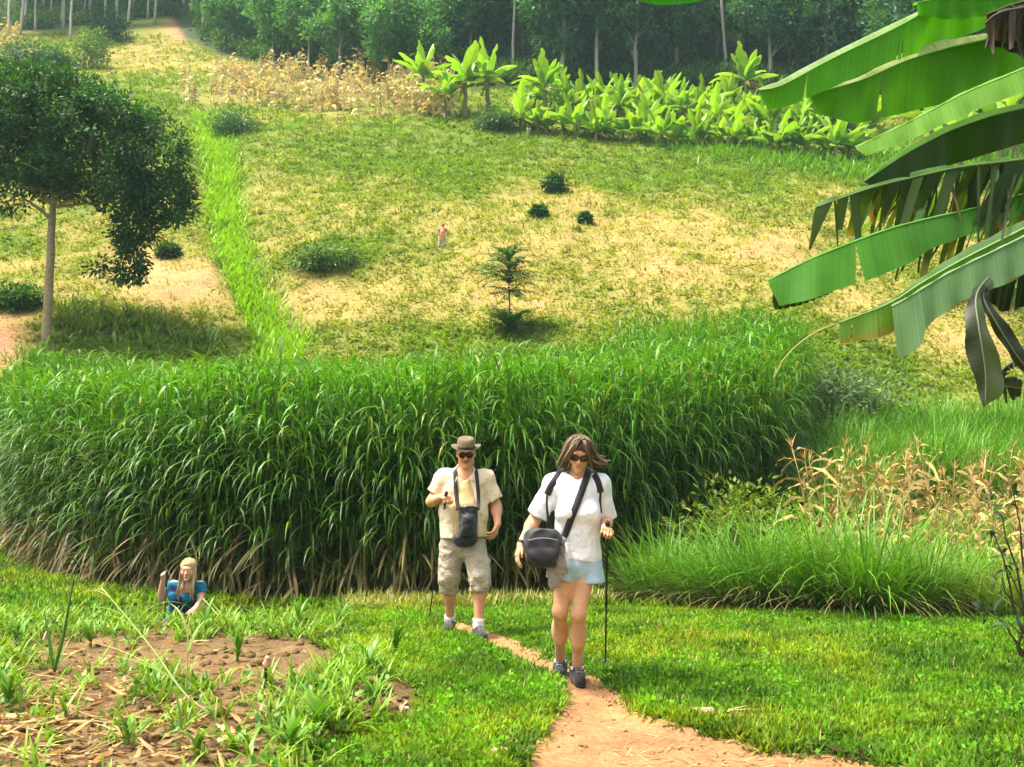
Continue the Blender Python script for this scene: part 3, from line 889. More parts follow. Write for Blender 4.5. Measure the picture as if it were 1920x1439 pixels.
# small tree with layered feathery fronds
def fronds(mb, root, az, L, a0, bend, col, nl=16, lw=0.03, ll=0.25):
    for r, a, l, s0, bd in zip(root, az, L, a0, bend):
        t = np.linspace(0, 1, nl)
        ang = s0 + bd * t
        ds = l / (nl - 1)
        hr = np.concatenate([[0], np.cumsum(np.sin(ang[:-1]) * ds)]); hz = np.concatenate([[0], np.cumsum(np.cos(ang[:-1]) * ds)])
        d = np.array([np.cos(a), np.sin(a), 0])
        c = r + hr[:, None] * d + hz[:, None] * np.array([0, 0, 1.0])
        sd = np.array([-np.sin(a), np.cos(a), 0])
        tdir = np.sin(ang)[:, None] * d + np.cos(ang)[:, None] * np.array([0, 0, 1.0])
        len_ = ll * np.sin(np.pi * (0.12 + 0.8 * t))[:, None]
        V = []
        for sg in (1, -1):
            o = sd * sg * 0.85 + tdir * 0.45 + np.array([0, 0, -0.25]) + rng.normal(0, 0.08, (nl, 3))
            V.append(np.stack([c, c + o * len_ * 0.5 + tdir * lw * 0.7, c + o * len_, c + o * len_ * 0.5 - tdir * lw * 0.7], 1))
        V = np.concatenate(V).reshape(-1, 3)
        cc = np.asarray(col) * rng.uniform(0.7, 1.3)
        mb.add(V, np.arange(len(V)).reshape(-1, 4), cc)
        w_ = lw * 0.25
        rv = np.stack([c - sd * w_, c + sd * w_], 1).reshape(-1, 3); k = np.arange(nl - 1)[:, None] * 2
        mb.add(rv, np.concatenate([k, k + 1, k + 3, k + 2], 1), cc * 0.8)

def frond_plant(name, label, cat, base, tiers, col, r0=0.03, ll=0.26, lw=0.035, nl=16, group=None):
    t = thing(name, label, cat, base, group)
    tb = MB(); top = max(z for z, *_ in tiers)
    branchy(tb, np.asarray(base) - [0, 0, .05], np.asarray(base) + [0, 0, top], r0, r0 * 0.5, (0.16, 0.12, 0.08), 6, 0.015)
    tb.build('trunk', M_BARK, t)
    fb = MB()
    for (z, n_, L, a0, bd) in tiers:
        r = np.tile(np.asarray(base, float) + [0, 0, z], (n_, 1)) + rng.normal(0, 0.03, (n_, 3))
        az = np.linspace(0, 6.283, n_, endpoint=False) + rng.normal(0, .25, n_)
        fronds(fb, r, az, L * rng.uniform(.8, 1.15, n_), a0 + rng.normal(0, .12, n_), bd + rng.normal(0, .15, n_), col, nl, lw, ll)
    fb.build('crown', M_TREE, t)
    return t
b = gat(955, 628)
k = b[1] / 27
frond_plant('feathery_tree', 'small dark feathery tree in layers, alone on the slope above the tall grass', 'tree', b,
            [(0.3, 14, 1.0 * k, 0.6, 1.2), (0.12, 12, .95 * k, 0.8, 0.9), (0.45, 9, .7 * k, 0.5, 1.3), (1.25 * k, 9, .75 * k, 1.1, 1.0), (1.5 * k, 13, 1.0 * k, .9, 1.2), (1.72 * k, 14, 1.05 * k, .8, 1.3), (1.95 * k, 12, .9 * k, .55, 1.5), (2.15 * k, 9, .7 * k, .25, 1.5)], (0.045, 0.12, 0.045), 0.035, ll=.26, lw=.04)

def shrub(name, label, cat, base, r, hgt, n_, L, col, group=None, K=8, bark=(0.14, 0.1, 0.06)):
    t = thing(name, label, cat, base, group)
    tb = MB(); base = np.asarray(base, float)
    for _ in range(5):
        d = rng.normal(0, r * 0.45, 3); d[2] = hgt * rng.uniform(.5, .85)
        branchy(tb, base - [0, 0, .03], base + d, 0.018 + 0.01 * r, 0.006, bark, 4, 0.02, 5)
    tb.build('stems', M_BARK, t)
    cen, nor = ellipts(n_, base + [0, 0, hgt * 0.5], (r, r * 0.8, hgt * 0.5), 0.3)
    cen += rng.normal(0, r * 0.2, cen.shape) * [1, 1, .7]; cen[:, 2] = np.maximum(cen[:, 2], h(cen[:, 0], cen[:, 1]) + .03)
    V, Q, C = leafcloud(cen, nor, K, r * 0.22, L, L * 0.42, jitcol(col, n_, .35))
    mesh_np('foliage', V, Q, M_TREE, t, C)
    return t
DKG = (0.03, 0.10, 0.025)
for (u, v, ru, rv, col, lab) in (
        (1043, 362, 21, 30, DKG, 'largest of three small dark round bushes in the middle of the hillside field'),
        (1010, 405, 12, 14, DKG, 'tiny dark bush on the hillside field, left and below the largest one'),
        (1098, 420, 10, 16, DKG, 'tiny dark bush on the hillside field, right and below the largest one'),
        (440, 252, 48, 32, (0.08, 0.17, 0.05), 'wide grey-green bush at the top of the bright grassy ditch'),
        (930, 243, 42, 26, (0.08, 0.17, 0.05), 'grey-green bush beside the white-clad field worker below the banana plants'),
        (28, 580, 46, 34, (0.05, 0.14, 0.02), 'dark green bush left of the big tree trunk'),
        (315, 482, 22, 20, (0.07, 0.15, 0.03), 'low dark shrub between the big tree and the bright ditch'),
        (612, 500, 62, 22, (0.11, 0.20, 0.035), 'low spreading green bush in the left middle of the hillside field'),
        (45, 135, 48, 50, (0.04, 0.12, 0.045), 'dark blue-green shrub above the crown of the big left tree'),
        (105, 128, 34, 32, (0.05, 0.14, 0.03), 'small dark shrub just right of a darker one above the big tree'),
        (172, 130, 34, 70, (0.12, 0.22, 0.03), 'upright yellow-green bush at the top left between field and forest'),
        (205, 75, 44, 50, (0.02, 0.075, 0.03), 'very dark round bush at the forest edge, top left'),
        (1835, 555, 60, 30, (0.06, 0.14, 0.03), 'green bush on the slope behind the large banana leaves'),
        ):
    b = gat(u, v); s = b[1] / F
    shrub('bush', lab, 'bush', b, ru * s, rv * s * 1.15, int(60 + ru * 5), 0.13 + 0.002 * b[1], col)
# feathery grey-green bush right of the stand
b = gat(1575, 790, y0=21)
b = np.array([UX(1575, 24.5), 24.5, float(h(UX(1575, 24.5), 24.5))])
shrub('feathery_bush', 'large soft grey-green bush behind the right end of the tall grass', 'bush', b, 1.35, 2.1, 900, 0.16, (0.12, 0.2, 0.09))
# olive fern-like shrub in front of the right end of the stand
def fern_shrub(lab, u, y, s, col, nb=26):
    x = UX(u, y); b = np.array([x, y, float(h(x, y))])
    t = thing('feathery_shrub', lab, 'shrub', b)
    tb = MB(); fb = MB()
    for k in range(nb):
        a = rng.uniform(0, 6.28); r = rng.uniform(.1, .9) * s; e = b + [r * np.cos(a), r * .6 * np.sin(a), rng.uniform(.5, 1.25) * s]
        branchy(tb, b + rng.normal(0, .03, 3) * [1, 1, 0], e, .012, .004, (.15, .1, .05), 4, .02, 5)
        m = 5
        fronds(fb, np.tile(e, (m, 1)), rng.uniform(0, 6.28, m), rng.uniform(.25, .5, m) * s, rng.uniform(.5, 1.1, m), rng.uniform(.3, .9, m), col, 12, .02, .11)
    tb.build('stems', M_BARK, t); fb.build('foliage', M_TREE, t)
shrub('leafy_shrub', 'olive leafy shrub in the dark gap at the right end of the tall grass', 'shrub', (UX(1405, 13.9), 13.9, float(h(UX(1405, 13.9), 13.9))), .85, 1.55, 420, .11, (0.15, 0.22, 0.02))
fern_shrub('low brown-green fern-leaved shrub left of the arching grass clumps', 1315, 13.7, 0.75, (0.13, 0.18, 0.03))

# ------------------------------------------------------------------ banana plants far up the slope
def banana_leaf(mb, root, az, L, W, a0, bend, fold, col, S=9, tears=0):
    t = np.linspace(0, 1, S + 1); ang = a0 + bend * t ** 1.3
    am = .5 * (ang[1:] + ang[:-1]); ds = L / S
    hr = np.concatenate([[0], np.cumsum(np.sin(am) * ds)]); hz = np.concatenate([[0], np.cumsum(np.cos(am) * ds)])
    d = np.array([np.cos(az), np.sin(az), 0]); s = np.array([-np.sin(az), np.cos(az), 0])
    c = root + hr[:, None] * d + hz[:, None] * np.array([0, 0, 1.])
    nrm = -np.cos(ang)[:, None] * d + np.sin(ang)[:, None] * np.array([0, 0, 1.])
    wp = np.where(t < .12, .06 + t * 1.5, np.clip(np.sin(np.pi * (0.12 + .86 * t)) ** .55, .08, 1))
    for sg in (1, -1):
        e = c + (s * sg * math.cos(fold) - nrm * math.sin(fold)) * (wp * W * .5)[:, None]
        if tears:
            k = rng.integers(2, S, tears); e[k] = e[k] * .45 + c[k] * .55
        V = np.stack([c, e], 1).reshape(-1, 3); k = np.arange(S)[:, None] * 2
        mb.add(V, np.concatenate([k, k + 1, k + 3, k + 2], 1), np.asarray(col) * rng.uniform(.85, 1.15))
bprot = []
for k in range(5):
    t = thing('banana_plant', 'x', 'banana plant', (0, 0, 0), 'banana plants at the top of the slope')
    tb = MB(); Hb = rng.uniform(1.8, 2.2) if k < 2 else rng.uniform(.7, 1.1)
    branchy(tb, (0, 0, -.1), (rng.normal(0, .1), 0, Hb), .16, .09, (.13, .14, .05), 8, .02)
    tb.build('trunk', M_BARK, t)
    lb = MB(); m = 12
    for i in range(m):
        up = i < 4
        banana_leaf(lb, np.array([0, 0, Hb - .1]), i * 2.4 + rng.normal(0, .3), rng.uniform(1.8, 2.5), rng.uniform(.6, .8), rng.uniform(.05, .35) if up else rng.uniform(.5, 1.0),
                    rng.uniform(.2, .8) if up else rng.uniform(.7, 1.5), rng.uniform(.2, .7), jitcol((.24, .42, .04), 1, .3)[0], tears=2)
    for i in range(3):
        banana_leaf(lb, np.array([0, 0, Hb - .15]), rng.uniform(0, 6.28), 1.2, .35, 1.6, 1.2, 1.1, (.30, .2, .07))
    lb.build('leaves', M_BANANA, t)
    bprot.append(t)
bsp = [(792, 205, 1.05, 'leftmost banana plant, tall, standing among the far dry maize'),
       (872, 222, 1.15, 'tall banana plant with upright leaves, second from the left on the slope'),
       (915, 212, 1.1, 'tall banana plant just right of another above the maize field end'),
       (1022, 222, 1.0, 'single banana plant with two broad upright leaves against the dark forest'),
       (835, 225, .8, 'smaller banana plant between two tall ones at the maize field end')]
row = 'bright green banana plant in the dense row along the top of the field'
for i, u in enumerate(np.arange(975, 1640, 27)):
    bsp.append((u + rng.uniform(-8, 8), np.interp(u, [960, 1280, 1500, 1640], [250, 274, 290, 304]) + rng.uniform(-8, 4), rng.uniform(.62, .85), row))
for i, u in enumerate(np.arange(1060, 1640, 36)):
    bsp.append((u + rng.uniform(-10, 10), np.interp(u, [960, 1280, 1500, 1640], [222, 238, 252, 265]) + rng.uniform(-8, 4), rng.uniform(.75, .95), row))
bsp += [(1400, 215, 1.1, 'taller banana plant rising behind the dense row, below the forest'), (1440, 122, 1.5, 'large pale banana plant high up among the forest trees'),
        (1400, 112, 1.3, 'pale banana plant inside the forest, left of the largest one there'), (1545, 130, 1.3, 'banana plant inside the forest close to the near leaf tip'),
        (1350, 62, 1.2, 'small high banana plant at the top edge among dark forest trees'),
        (1800, 355, 1.0, 'banana plant seen through the gaps between the large near leaves'), (1880, 340, 1.1, 'banana plant behind the near leaves at the right edge'),
        (1750, 300, 1.0, 'banana plant half hidden by the underside of a near leaf'), (1900, 290, 1.0, 'uppermost banana plant behind the near leaves at the right edge')]
for i, u in enumerate(np.arange(1000, 1640, 40)):
    bsp.append((u + rng.uniform(-10, 10), np.interp(u, [960, 1280, 1500, 1640], [208, 215, 230, 245]) + rng.uniform(-8, 4), rng.uniform(.8, 1.0), row))
b_used = set()
for i, (u, v, s, lab) in enumerate(bsp):
    ki = (i % 2) if (lab != row) else 2 + i % 3
    g = gat(u, v); p = bprot[ki]
    s = s * (rng.uniform(.85, 1.35) if lab == row else 1.15)
    if ki not in b_used:
        b_used.add(ki)
        p.location = g; p.rotation_euler = (0, 0, rng.uniform(0, 6.28)); p.scale = (s, s, s); p['label'] = lab
    else:
        dup(p, g, rng.uniform(0, 6.28), s, lab)

# ------------------------------------------------------------------ forest
def crown_geo(kind):
    cm = MB(); tb = MB()
    bark = (.42, .40, .34) if kind in (2,) else (.26, .25, .19)
    if kind == 2: Ht, r0, lob = 15, .17, [(0, 0, 13, 2.2, 2.2, 1.8, 1), (1, .5, 11.2, 1.8, 1.6, 1.2, .7), (-1.1, .3, 15, 2.0, 1.8, 1.6, .8)]
    elif kind == 0: Ht, r0, lob = 8, .17, [(0, 0, 7, 2.7, 2.7, 1.9, 2), (1.6, .6, 5.2, 2.0, 1.9, 1.3, 1.3), (-1.5, .2, 5.5, 2.0, 1.9, 1.5, 1.3), (.2, -1, 4.2, 1.8, 1.4, 1.0, .8), (0, 0, 9, 1.7, 1.7, 1.3, 1)]
    else: Ht, r0, lob = 11, .2, [(0, 0, 9, 3, 3, 2.4, 2), (1.4, -.8, 6.5, 2.3, 2.2, 1.8, 1.5), (-1.7, 0, 7, 2.3, 2.2, 1.8, 1.5), (.4, .4, 11.8, 2.1, 2, 1.8, 1.2), (0, -1, 4.6, 2.1, 1.8, 1.2, .9)]
    branchy(tb, (0, 0, -.4), (rng.normal(0, .3), 0, Ht), r0, r0 * .4, bark, 6, .06, 9)
    W_ = sum(l[6] for l in lob)
    for l in lob:
        for _ in range(2):
            branchy(tb, (0, 0, l[2] - l[5] - .6), np.array(l[:3]) + rng.normal(0, .7, 3), r0 * .35, r0 * .1, bark, 4, .06, 5)
        m = int((760 if kind != 2 else 380) * l[6] / W_)
        off = rng.normal(0, .35, 3)
        cen, nor = ellipts(m, np.array(l[:3]) + off, l[3:6], .45)
        cc = fbm(cen[:, 0] * .7, cen[:, 2] * .8 + cen[:, 1] * .5, int(rng.integers(999))); k = cc > .38; cen, nor = cen[k], nor[k]
        base = {0: (.10, .25, .08), 1: (.05, .15, .06), 2: (.08, .2, .08)}[kind]
        V, Q, C = leafcloud(cen, nor, 6, .42, .5, .22, jitcol(base, len(cen), .45, .1))
        cm.add(V, Q, C)
    return tb, cm
fprot = []
lab_r = ('', ' above the far maize, left of the banana plants', ' behind the banana plants')
lab_f = {0: ('light green bushy forest-edge tree', 'light leafy trees at the forest edge'),
         1: ('dark leafy forest tree', 'dark trees of the hilltop forest'),
         2: ('slender pale-trunked forest tree', 'slender pale-trunked forest trees')}
for k, kind in enumerate((0, 0, 0, 1, 1, 1, 2, 2)):
    t = thing('forest_tree', lab_f[kind][0], 'tree', (0, 0, 0), lab_f[kind][1])
    tb, cm = crown_geo(kind); tb.build('trunk', M_BARK, t); cm.build('crown', M_TREE, t)
    fprot.append(t)
edgeu, edgev = EDGEU, EDGEV
fpl = []
for rowi in range(11):
    u = -60 + rng.uniform(0, 30)
    while u < 1990:
        v0 = np.interp(u, edgeu, edgev)
        g = gat(u, v0)
        yy = g[1] + rowi * 4.2 + rng.uniform(-1.5, 1.5)
        x = UX(u, yy)
        if u < 340: kind = 2 if rowi < 4 else (2 if rng.random() < .5 else 1)
        elif u < 850: kind = 0 if rowi < 4 else (1 if rng.random() < .8 else 2)
        else: kind = 1 if rng.random() < .8 else 2
        if yy < 150 and not (rowi == 0 and u > 880 and rng.random() < .4): fpl.append((kind, x, yy, rowi))
        u += rng.uniform(60, 110) * (1 + .0 * rowi) * (1.0 if kind != 2 else .8)
for (u, v) in ((865, 92), (937, 80), (1003, 108), (1365, 40), (133, 72), (17, 66), (38, 60), (220, 45), (240, 48), (290, 40)):
    g = gat(u, v + 6); fpl.append((2, g[0], g[1], 0))
firsts = set(); fu = set(); grp = {0: [0, 1, 2], 1: [3, 4, 5], 2: [6, 7]}
for i, (kind, x, y, r) in enumerate(fpl):
    pi = grp[kind][i % len(grp[kind])]
    loc = (x, y, float(h(x, y))); s = rng.uniform(.8, 1.15) * (1.0 if kind != 0 else rng.uniform(.7, 1))
    if pi not in fu:
        firsts.add(i); fu.add(pi); fprot[pi].location = loc; fprot[pi].scale = (s, s, s); fprot[pi].rotation_euler = (0, 0, rng.uniform(0, 6.28))
    else:
        pass
    o = dup(fprot[pi], loc, rng.uniform(0, 6.28), s, tilt=tuple(rng.normal(0, .03, 2))) if i not in firsts else fprot[pi]
    uu_ = float(proj(x, y, loc[2] + 4)[0])
    o['label'] = lab_f[kind][0] + (' at the top left' if uu_ < 340 else ' above the far dry maize' if uu_ < 860 else ' above the row of banana plants' if uu_ < 1420 else ' behind the near banana leaves') + (' at the forest edge' if r < 2 else ', deeper in')
print('forest trees', len(fpl))
# undergrowth that fills the forest floor
n = 9000
uu = rng.uniform(-60, 1990, n); gy = np.array([gat(a, np.interp(a, edgeu, edgev) - 3)[1] for a in np.linspace(-60, 1990, 80)])
y = np.interp(uu, np.linspace(-60, 1990, 80), gy) + rng.exponential(8, n) + 1.0; x = UX(uu, y)
ug = np.stack([x, y, h(x, y) + rng.uniform(.1, 1.2, n)], 1)
V, Q, C = leafcloud(ug, np.tile([0, -.3, 1.], (n, 1)), 9, .9, .5, .22, jitcol((.07, .15, .04), n, .5, .12))
tag(mesh_np('undergrowth', V, Q, M_TREE, col=C), kind='stuff')
# ------------------------------------------------------------------ implicit surfaces for bodies and clothes
class Field:
    def __init__(self, lo, hi, hs):
        self.h = hs; lo = np.array(lo, float); hi = np.array(hi, float)
        if hi[0] - lo[0] > .2: lo[0] -= .12; hi[0] += .12
        self.lo = lo; self.n = np.ceil((hi - self.lo) / hs).astype(int) + 1
        self.D = np.full(self.n, 0.2, np.float32)
        self.ax = [self.lo[i] + hs * np.arange(self.n[i]) for i in range(3)]
    def _box(self, lo, hi):
        a = np.clip(((lo - self.lo) / self.h).astype(int), 0, self.n - 1); b = np.clip(((hi - self.lo) / self.h).astype(int) + 2, 1, self.n)
        sl = tuple(slice(a[i], b[i]) for i in range(3))
        X, Y, Z = np.meshgrid(*[self.ax[i][sl[i]] for i in range(3)], indexing='ij')
        return sl, np.stack([X, Y, Z], -1)
    def op(self, d, sl, k, mode):
        o = self.D[sl]
        if mode == 'u':
            if k > 0:
                hh = np.clip(0.5 + 0.5 * (o - d) / k, 0, 1); r = o * (1 - hh) + d * hh - k * hh * (1 - hh)
            else: r = np.minimum(o, d)
        elif mode == 's':
            if k > 0:
                hh = np.clip(0.5 - 0.5 * (o + d) / k, 0, 1); r = o * (1 - hh) + (-d) * hh + k * hh * (1 - hh)
            else: r = np.maximum(o, -d)
        self.D[sl] = r
    def cap(self, a, b, ra, rb, k=0.02, mode='u', sq=1.0, cuts=()):
        a = np.asarray(a, float); b = np.asarray(b, float)
        m = max(ra, rb) * max(1, sq) + k + 0.03
        sl, p = self._box(np.minimum(a, b) - m, np.maximum(a, b) + m)
        if min(p.shape) == 0: return self
        ab = b - a; t = np.clip(((p - a) @ ab) / (ab @ ab + 1e-12), 0, 1)
        q = p - (a + t[..., None] * ab)
        if sq != 1.0: q = q / np.array([1, sq, 1])
        d = np.linalg.norm(q, axis=-1) - (ra + (rb - ra) * t)
        for (c, nn) in cuts:
            nn = np.asarray(nn, float); nn = nn / np.linalg.norm(nn)
            d = np.maximum(d, (p - np.asarray(c)) @ nn)
        self.op(d, sl, k, mode); return self
    def ell(self, c, r, k=0.02, mode='u', R=None):
        c = np.asarray(c, float); r = np.asarray(r, float); m = r.max() + k + 0.03
        sl, p = self._box(c - m, c + m)
        if min(p.shape) == 0: return self
        q = p - c
        if R is not None: q = q @ R          # columns of R are the local axes
        k0 = np.linalg.norm(q / r, axis=-1); k1 = np.linalg.norm(q / r ** 2, axis=-1) + 1e-9
        self.op(k0 * (k0 - 1) / k1, sl, k, mode); return self
    def chain(self, pts, rs, k=0.02, mode='u', sq=1.0):
        for i in range(len(pts) - 1): self.cap(pts[i], pts[i + 1], rs[i], rs[i + 1], k, mode, sq)
        return self
    def cut(self, c, nn, lo=None, hi=None):
        nn = np.asarray(nn, float); nn /= np.linalg.norm(nn)
        sl, p = self._box(self.lo if lo is None else np.asarray(lo), self.lo + self.h * self.n if hi is None else np.asarray(hi))
        self.D[sl] = np.maximum(self.D[sl], (p - np.asarray(c)) @ nn); return self
    def folds(self, amp, sc, seed=0, stretch=(1, 1, 1)):
        X, Y, Z = np.meshgrid(*[self.ax[i] * sc * stretch[i] for i in range(3)], indexing='ij')
        a = np.sin(X * 1.1 + 1.7 * np.sin(Z * .8 + seed) + seed) * np.sin(Z * 1.3 + 1.3 * np.sin(Y * .9 + X * .7) + seed * 2)
        b = np.sin(X * 2.3 + Z * 1.9 + 1.5 * np.sin(Y * 1.3 + seed)) * 0.5
        self.D += (amp * (a + b)).astype(np.float32); return self
    def sample(self, p):
        q = np.clip(((np.asarray(p) - self.lo) / self.h), 0, self.n - 1.001); i = q.astype(int); f = q - i
        i = np.minimum(i, self.n - 2)
        D = self.D; r = 0
        for dx in (0, 1):
            for dy in (0, 1):
                for dz in (0, 1):
                    r = r + D[i[..., 0] + dx, i[..., 1] + dy, i[..., 2] + dz] * (f[..., 0] if dx else 1 - f[..., 0]) * (f[..., 1] if dy else 1 - f[..., 1]) * (f[..., 2] if dz else 1 - f[..., 2])
        return r
    def mesh(self):
        D = self.D.astype(np.float32); D[0] = D[-1] = .1; D[:, 0] = D[:, -1] = .1; D[:, :, 0] = D[:, :, -1] = .1
        S = D < 0
        c = np.zeros(tuple(self.n - 1), np.int8)
        for dx in (0, 1):
            for dy in (0, 1):
                for dz in (0, 1): c += S[dx:self.n[0] - 1 + dx, dy:self.n[1] - 1 + dy, dz:self.n[2] - 1 + dz]
        I = np.argwhere((c > 0) & (c < 8))
        idx = np.full(tuple(self.n - 1), -1, np.int64); idx[I[:, 0], I[:, 1], I[:, 2]] = np.arange(len(I))
        acc = np.zeros((len(I), 3)); cnt = np.zeros(len(I))
        cs = [(0, 0, 0), (1, 0, 0), (0, 1, 0), (1, 1, 0), (0, 0, 1), (1, 0, 1), (0, 1, 1), (1, 1, 1)]
        val = [D[I[:, 0] + a, I[:, 1] + b, I[:, 2] + e] for a, b, e in cs]
        for i in range(8):
            for j in range(i + 1, 8):
                if sum(abs(cs[i][q] - cs[j][q]) for q in range(3)) != 1: continue
                m = (val[i] < 0) != (val[j] < 0)
                t = val[i][m] / (val[i][m] - val[j][m])
                acc[m] += np.array(cs[i]) + t[:, None] * (np.array(cs[j]) - np.array(cs[i])); cnt[m] += 1
        V = self.lo + self.h * (I + acc / cnt[:, None])
        Q = []
        for ax in range(3):
            o1, o2 = [(1, 2), (2, 0), (0, 1)][ax]
            sa = [slice(None)] * 3; sb = [slice(None)] * 3; sa[ax] = slice(0, -1); sb[ax] = slice(1, None)
            A = S[tuple(sa)]; B = S[tuple(sb)]
            E = np.argwhere(A != B); fl = A[E[:, 0], E[:, 1], E[:, 2]]
            ok = (E[:, o1] > 0) & (E[:, o2] > 0); E, fl = E[ok], fl[ok]
            e1 = np.zeros(3, int); e1[o1] = 1; e2 = np.zeros(3, int); e2[o2] = 1
            g = lambda e: idx[e[:, 0], e[:, 1], e[:, 2]]
            q = np.stack([g(E - e1 - e2), g(E - e2), g(E), g(E - e1)], 1)
            q[~fl] = q[~fl][:, ::-1]
            Q.append(q)
        Q = np.concatenate(Q); Q = Q[(Q >= 0).all(1)]
        return V, Q
    def surf(self, u, v, off=0.008):
        """front surface point seen at photo pixel (u, v), lifted a little towards the viewer"""
        Y = np.arange(self.lo[1], self.lo[1] + self.h * self.n[1], self.h * 0.5)
        xc = (u - CX) / F; yc = (CY - v) / F
        d = np.array((xc, cp - yc * sp, sp + yc * cp)); d = d / d[1]
        p = np.array([0, 0, CAM_H]) + Y[:, None] * d
        s = self.sample(p)
        i = np.argmax(s < 0) if (s < 0).any() else int(np.argmin(s))
        return p[i] - d / np.linalg.norm(d) * off

def rot_to(f, up):
    f = np.asarray(f, float); f /= np.linalg.norm(f); s = np.cross(f, up); s /= np.linalg.norm(s); u = np.cross(s, f)
    return s, f, u
def rodr(v, ax, a):
    return v * math.cos(a) + np.cross(ax, v) * math.sin(a) + ax * (ax @ v) * (1 - math.cos(a))

def hand(fd, wrist, dirn, palm, side, curl, s=1.0, thumb_in=0.5, rw=0.026):
    """dirn: wrist to knuckles, palm: palm-side normal, side: +-1 picks the thumb side"""
    f = np.asarray(dirn, float); f /= np.linalg.norm(f)
    n_ = np.asarray(palm, float); n_ = n_ - f * (n_ @ f); n_ /= np.linalg.norm(n_)
    t = np.cross(f, n_) * side
    w0 = np.asarray(wrist, float)
    for o in (-.022, 0, .022):
        fd.cap(w0 + t * o * .7 * s + f * .012 * s, w0 + f * .078 * s + t * o * 1.15 * s, .0155 * s, .0125 * s, .012)
    lens = [(.042, .026, .020), (.047, .029, .021), (.043, .027, .020), (.034, .021, .018)]
    for i in range(4):
        o = (.031 - .0207 * i) * s
        p = w0 + f * (.083 - (0.004, 0, .003, .010)[i]) * s + t * o
        d = f.copy() + t * (.10 - .07 * i); d /= np.linalg.norm(d)
        ax = np.cross(d, n_); ax /= np.linalg.norm(ax)
        r = [.0098, .009, .0082, .007]
        fd.cap(p - f * .02 * s, p, .010 * s, .0098 * s, .006)
        for j in range(3):
            d = rodr(d, ax, curl * (.8, 1.1, .8)[j] * (1 + .08 * i))
            q = p + d * lens[i][j] * s
            fd.cap(p, q, r[j] * s, r[j + 1] * s, .003); p = q
    p = w0 + f * .022 * s + t * .026 * s
    d = t * .75 + f * .65 + n_ * .25 * (1 + thumb_in); d /= np.linalg.norm(d)
    q = p + d * .036 * s; fd.cap(p - t * .012, q, .014 * s, .0115 * s, .01)
    d2 = f * .75 + t * (.35 - .6 * thumb_in) + n_ * .6 * thumb_in; d2 /= np.linalg.norm(d2)
    q2 = q + d2 * .030 * s; fd.cap(q, q2, .0112 * s, .0100 * s, .004)
    d3 = f * .6 + t * (.1 - .7 * thumb_in) + n_ * .6 * thumb_in; d3 /= np.linalg.norm(d3)
    fd.cap(q2, q2 + d3 * .024 * s, .0098 * s, .0078 * s, .004)
    return w0 + f * .075 * s + n_ * .03 * s

def head(fd, c, fwd, up, s=1.0, nose=1.0, jaw=1.0):
    """c: centre of the head; fwd: where the face looks"""
    sx, fy, uz = rot_to(fwd, up)
    R = np.stack([sx, fy, uz], 1)
    g = lambda x, y, z: np.asarray(c) + (sx * x + fy * y + uz * z) * s
    e = lambda x, y, z, rx, ry, rz, k=.02, mode='u': fd.ell(g(x, y, z), np.array([rx, ry, rz]) * s, k, mode, R)
    e(0, -.012, .030, .075, .094, .088)
    e(0, .012, -.035, .060 * jaw, .070, .075, .03)
    e(0, .062, -.092, .026 * jaw, .026, .022, .025)         # chin
    for q in (-1, 1):
        e(q * .037, .050, -.022, .026, .026, .028, .02)     # cheek
        e(q * .037, .008, -.066, .022 * jaw, .035, .024, .02)
        e(q * .030, .092, .012, .017, .012, .011, .01, 's')  # eye socket
        e(q * .030, .073, .011, .0125, .0125, .0125, .002)
        e(q * .078, -.008, -.002, .008, .019, .032, .006)     # ear
        e(q * .009, .096, -.026, .0085, .010, .008, .006)     # nostril wing
    e(0, .074, .033, .045, .016, .011, .02)                 # brow
    fd.cap(g(0, .080, .016), g(0, .103 * (.97 + .03 * nose), -.022), .0075 * s, .0115 * s, .012)
    e(0, .083, -.052, .023, .010, .0045, .006)             # lips
    e(0, .082, -.0605, .020, .010, .0052, .006)
    fd.cap(g(-.02, .094, -.0563), g(.02, .094, -.0563), .0022 * s, .0022 * s, .003, 's')
    return g, R

SKIN_C = np.array([0.66, 0.34, 0.19])
def skin_cols(V, g, s=1.0, tone=SKIN_C):
    c = np.tile(tone, (len(V), 1)) * (0.93 + 0.14 * fbm(V[:, 0] * 30, V[:, 2] * 30 + V[:, 1] * 20, 5))[:, None]
    for (p, r, k) in ((g(0, .092, -.056), .021, (0.78, .42, .42)), (g(.045, .07, -.025), .03, (1.05, .82, .78)), (g(-.045, .07, -.025), .03, (1.05, .82, .78)), (g(0, .105, -.022), .02, (1.05, .82, .78))):
        w_ = np.exp(-(np.linalg.norm((V - p) * [1, 1, 1.3 if r > .025 else 1.9], axis=1) / (r * s)) ** 4)[:, None] * .8
        c = c * (1 - w_) + c * np.array(k) * w_
    return c

M_SKIN = mat_plain('skin', SKIN_C, 0.55, bump=0.15, bscale=120, attr=True, sub=0.05, spec=0.3, var=.10, vscale=22)
def cloth(name, col, rough=0.85, bump=0.25, bscale=350, var=0.06, vscale=14, spec=.2):
    return mat_plain(name, col, rough, bump=bump, bscale=bscale, var=var, vscale=vscale, spec=spec, sheen=.15)
M_WHITE = mat_plain('white_cotton', (0.82, 0.81, 0.84), .9, bump=.6, bscale=16, bd=.03, spec=.15)
M_DENIM = cloth('pale_denim', (0.40, 0.53, 0.63), var=.16, vscale=25)
M_GREYJ = cloth('grey_jersey', (0.33, 0.27, 0.24), var=.15)
M_BEIGE = mat_plain('beige_linen', (0.74, 0.59, 0.40), .9, bump=.6, bscale=18, bd=.03, var=.06, vscale=14, spec=.15)
M_TAN = cloth('tan_tshirt', (0.60, 0.42, 0.20))
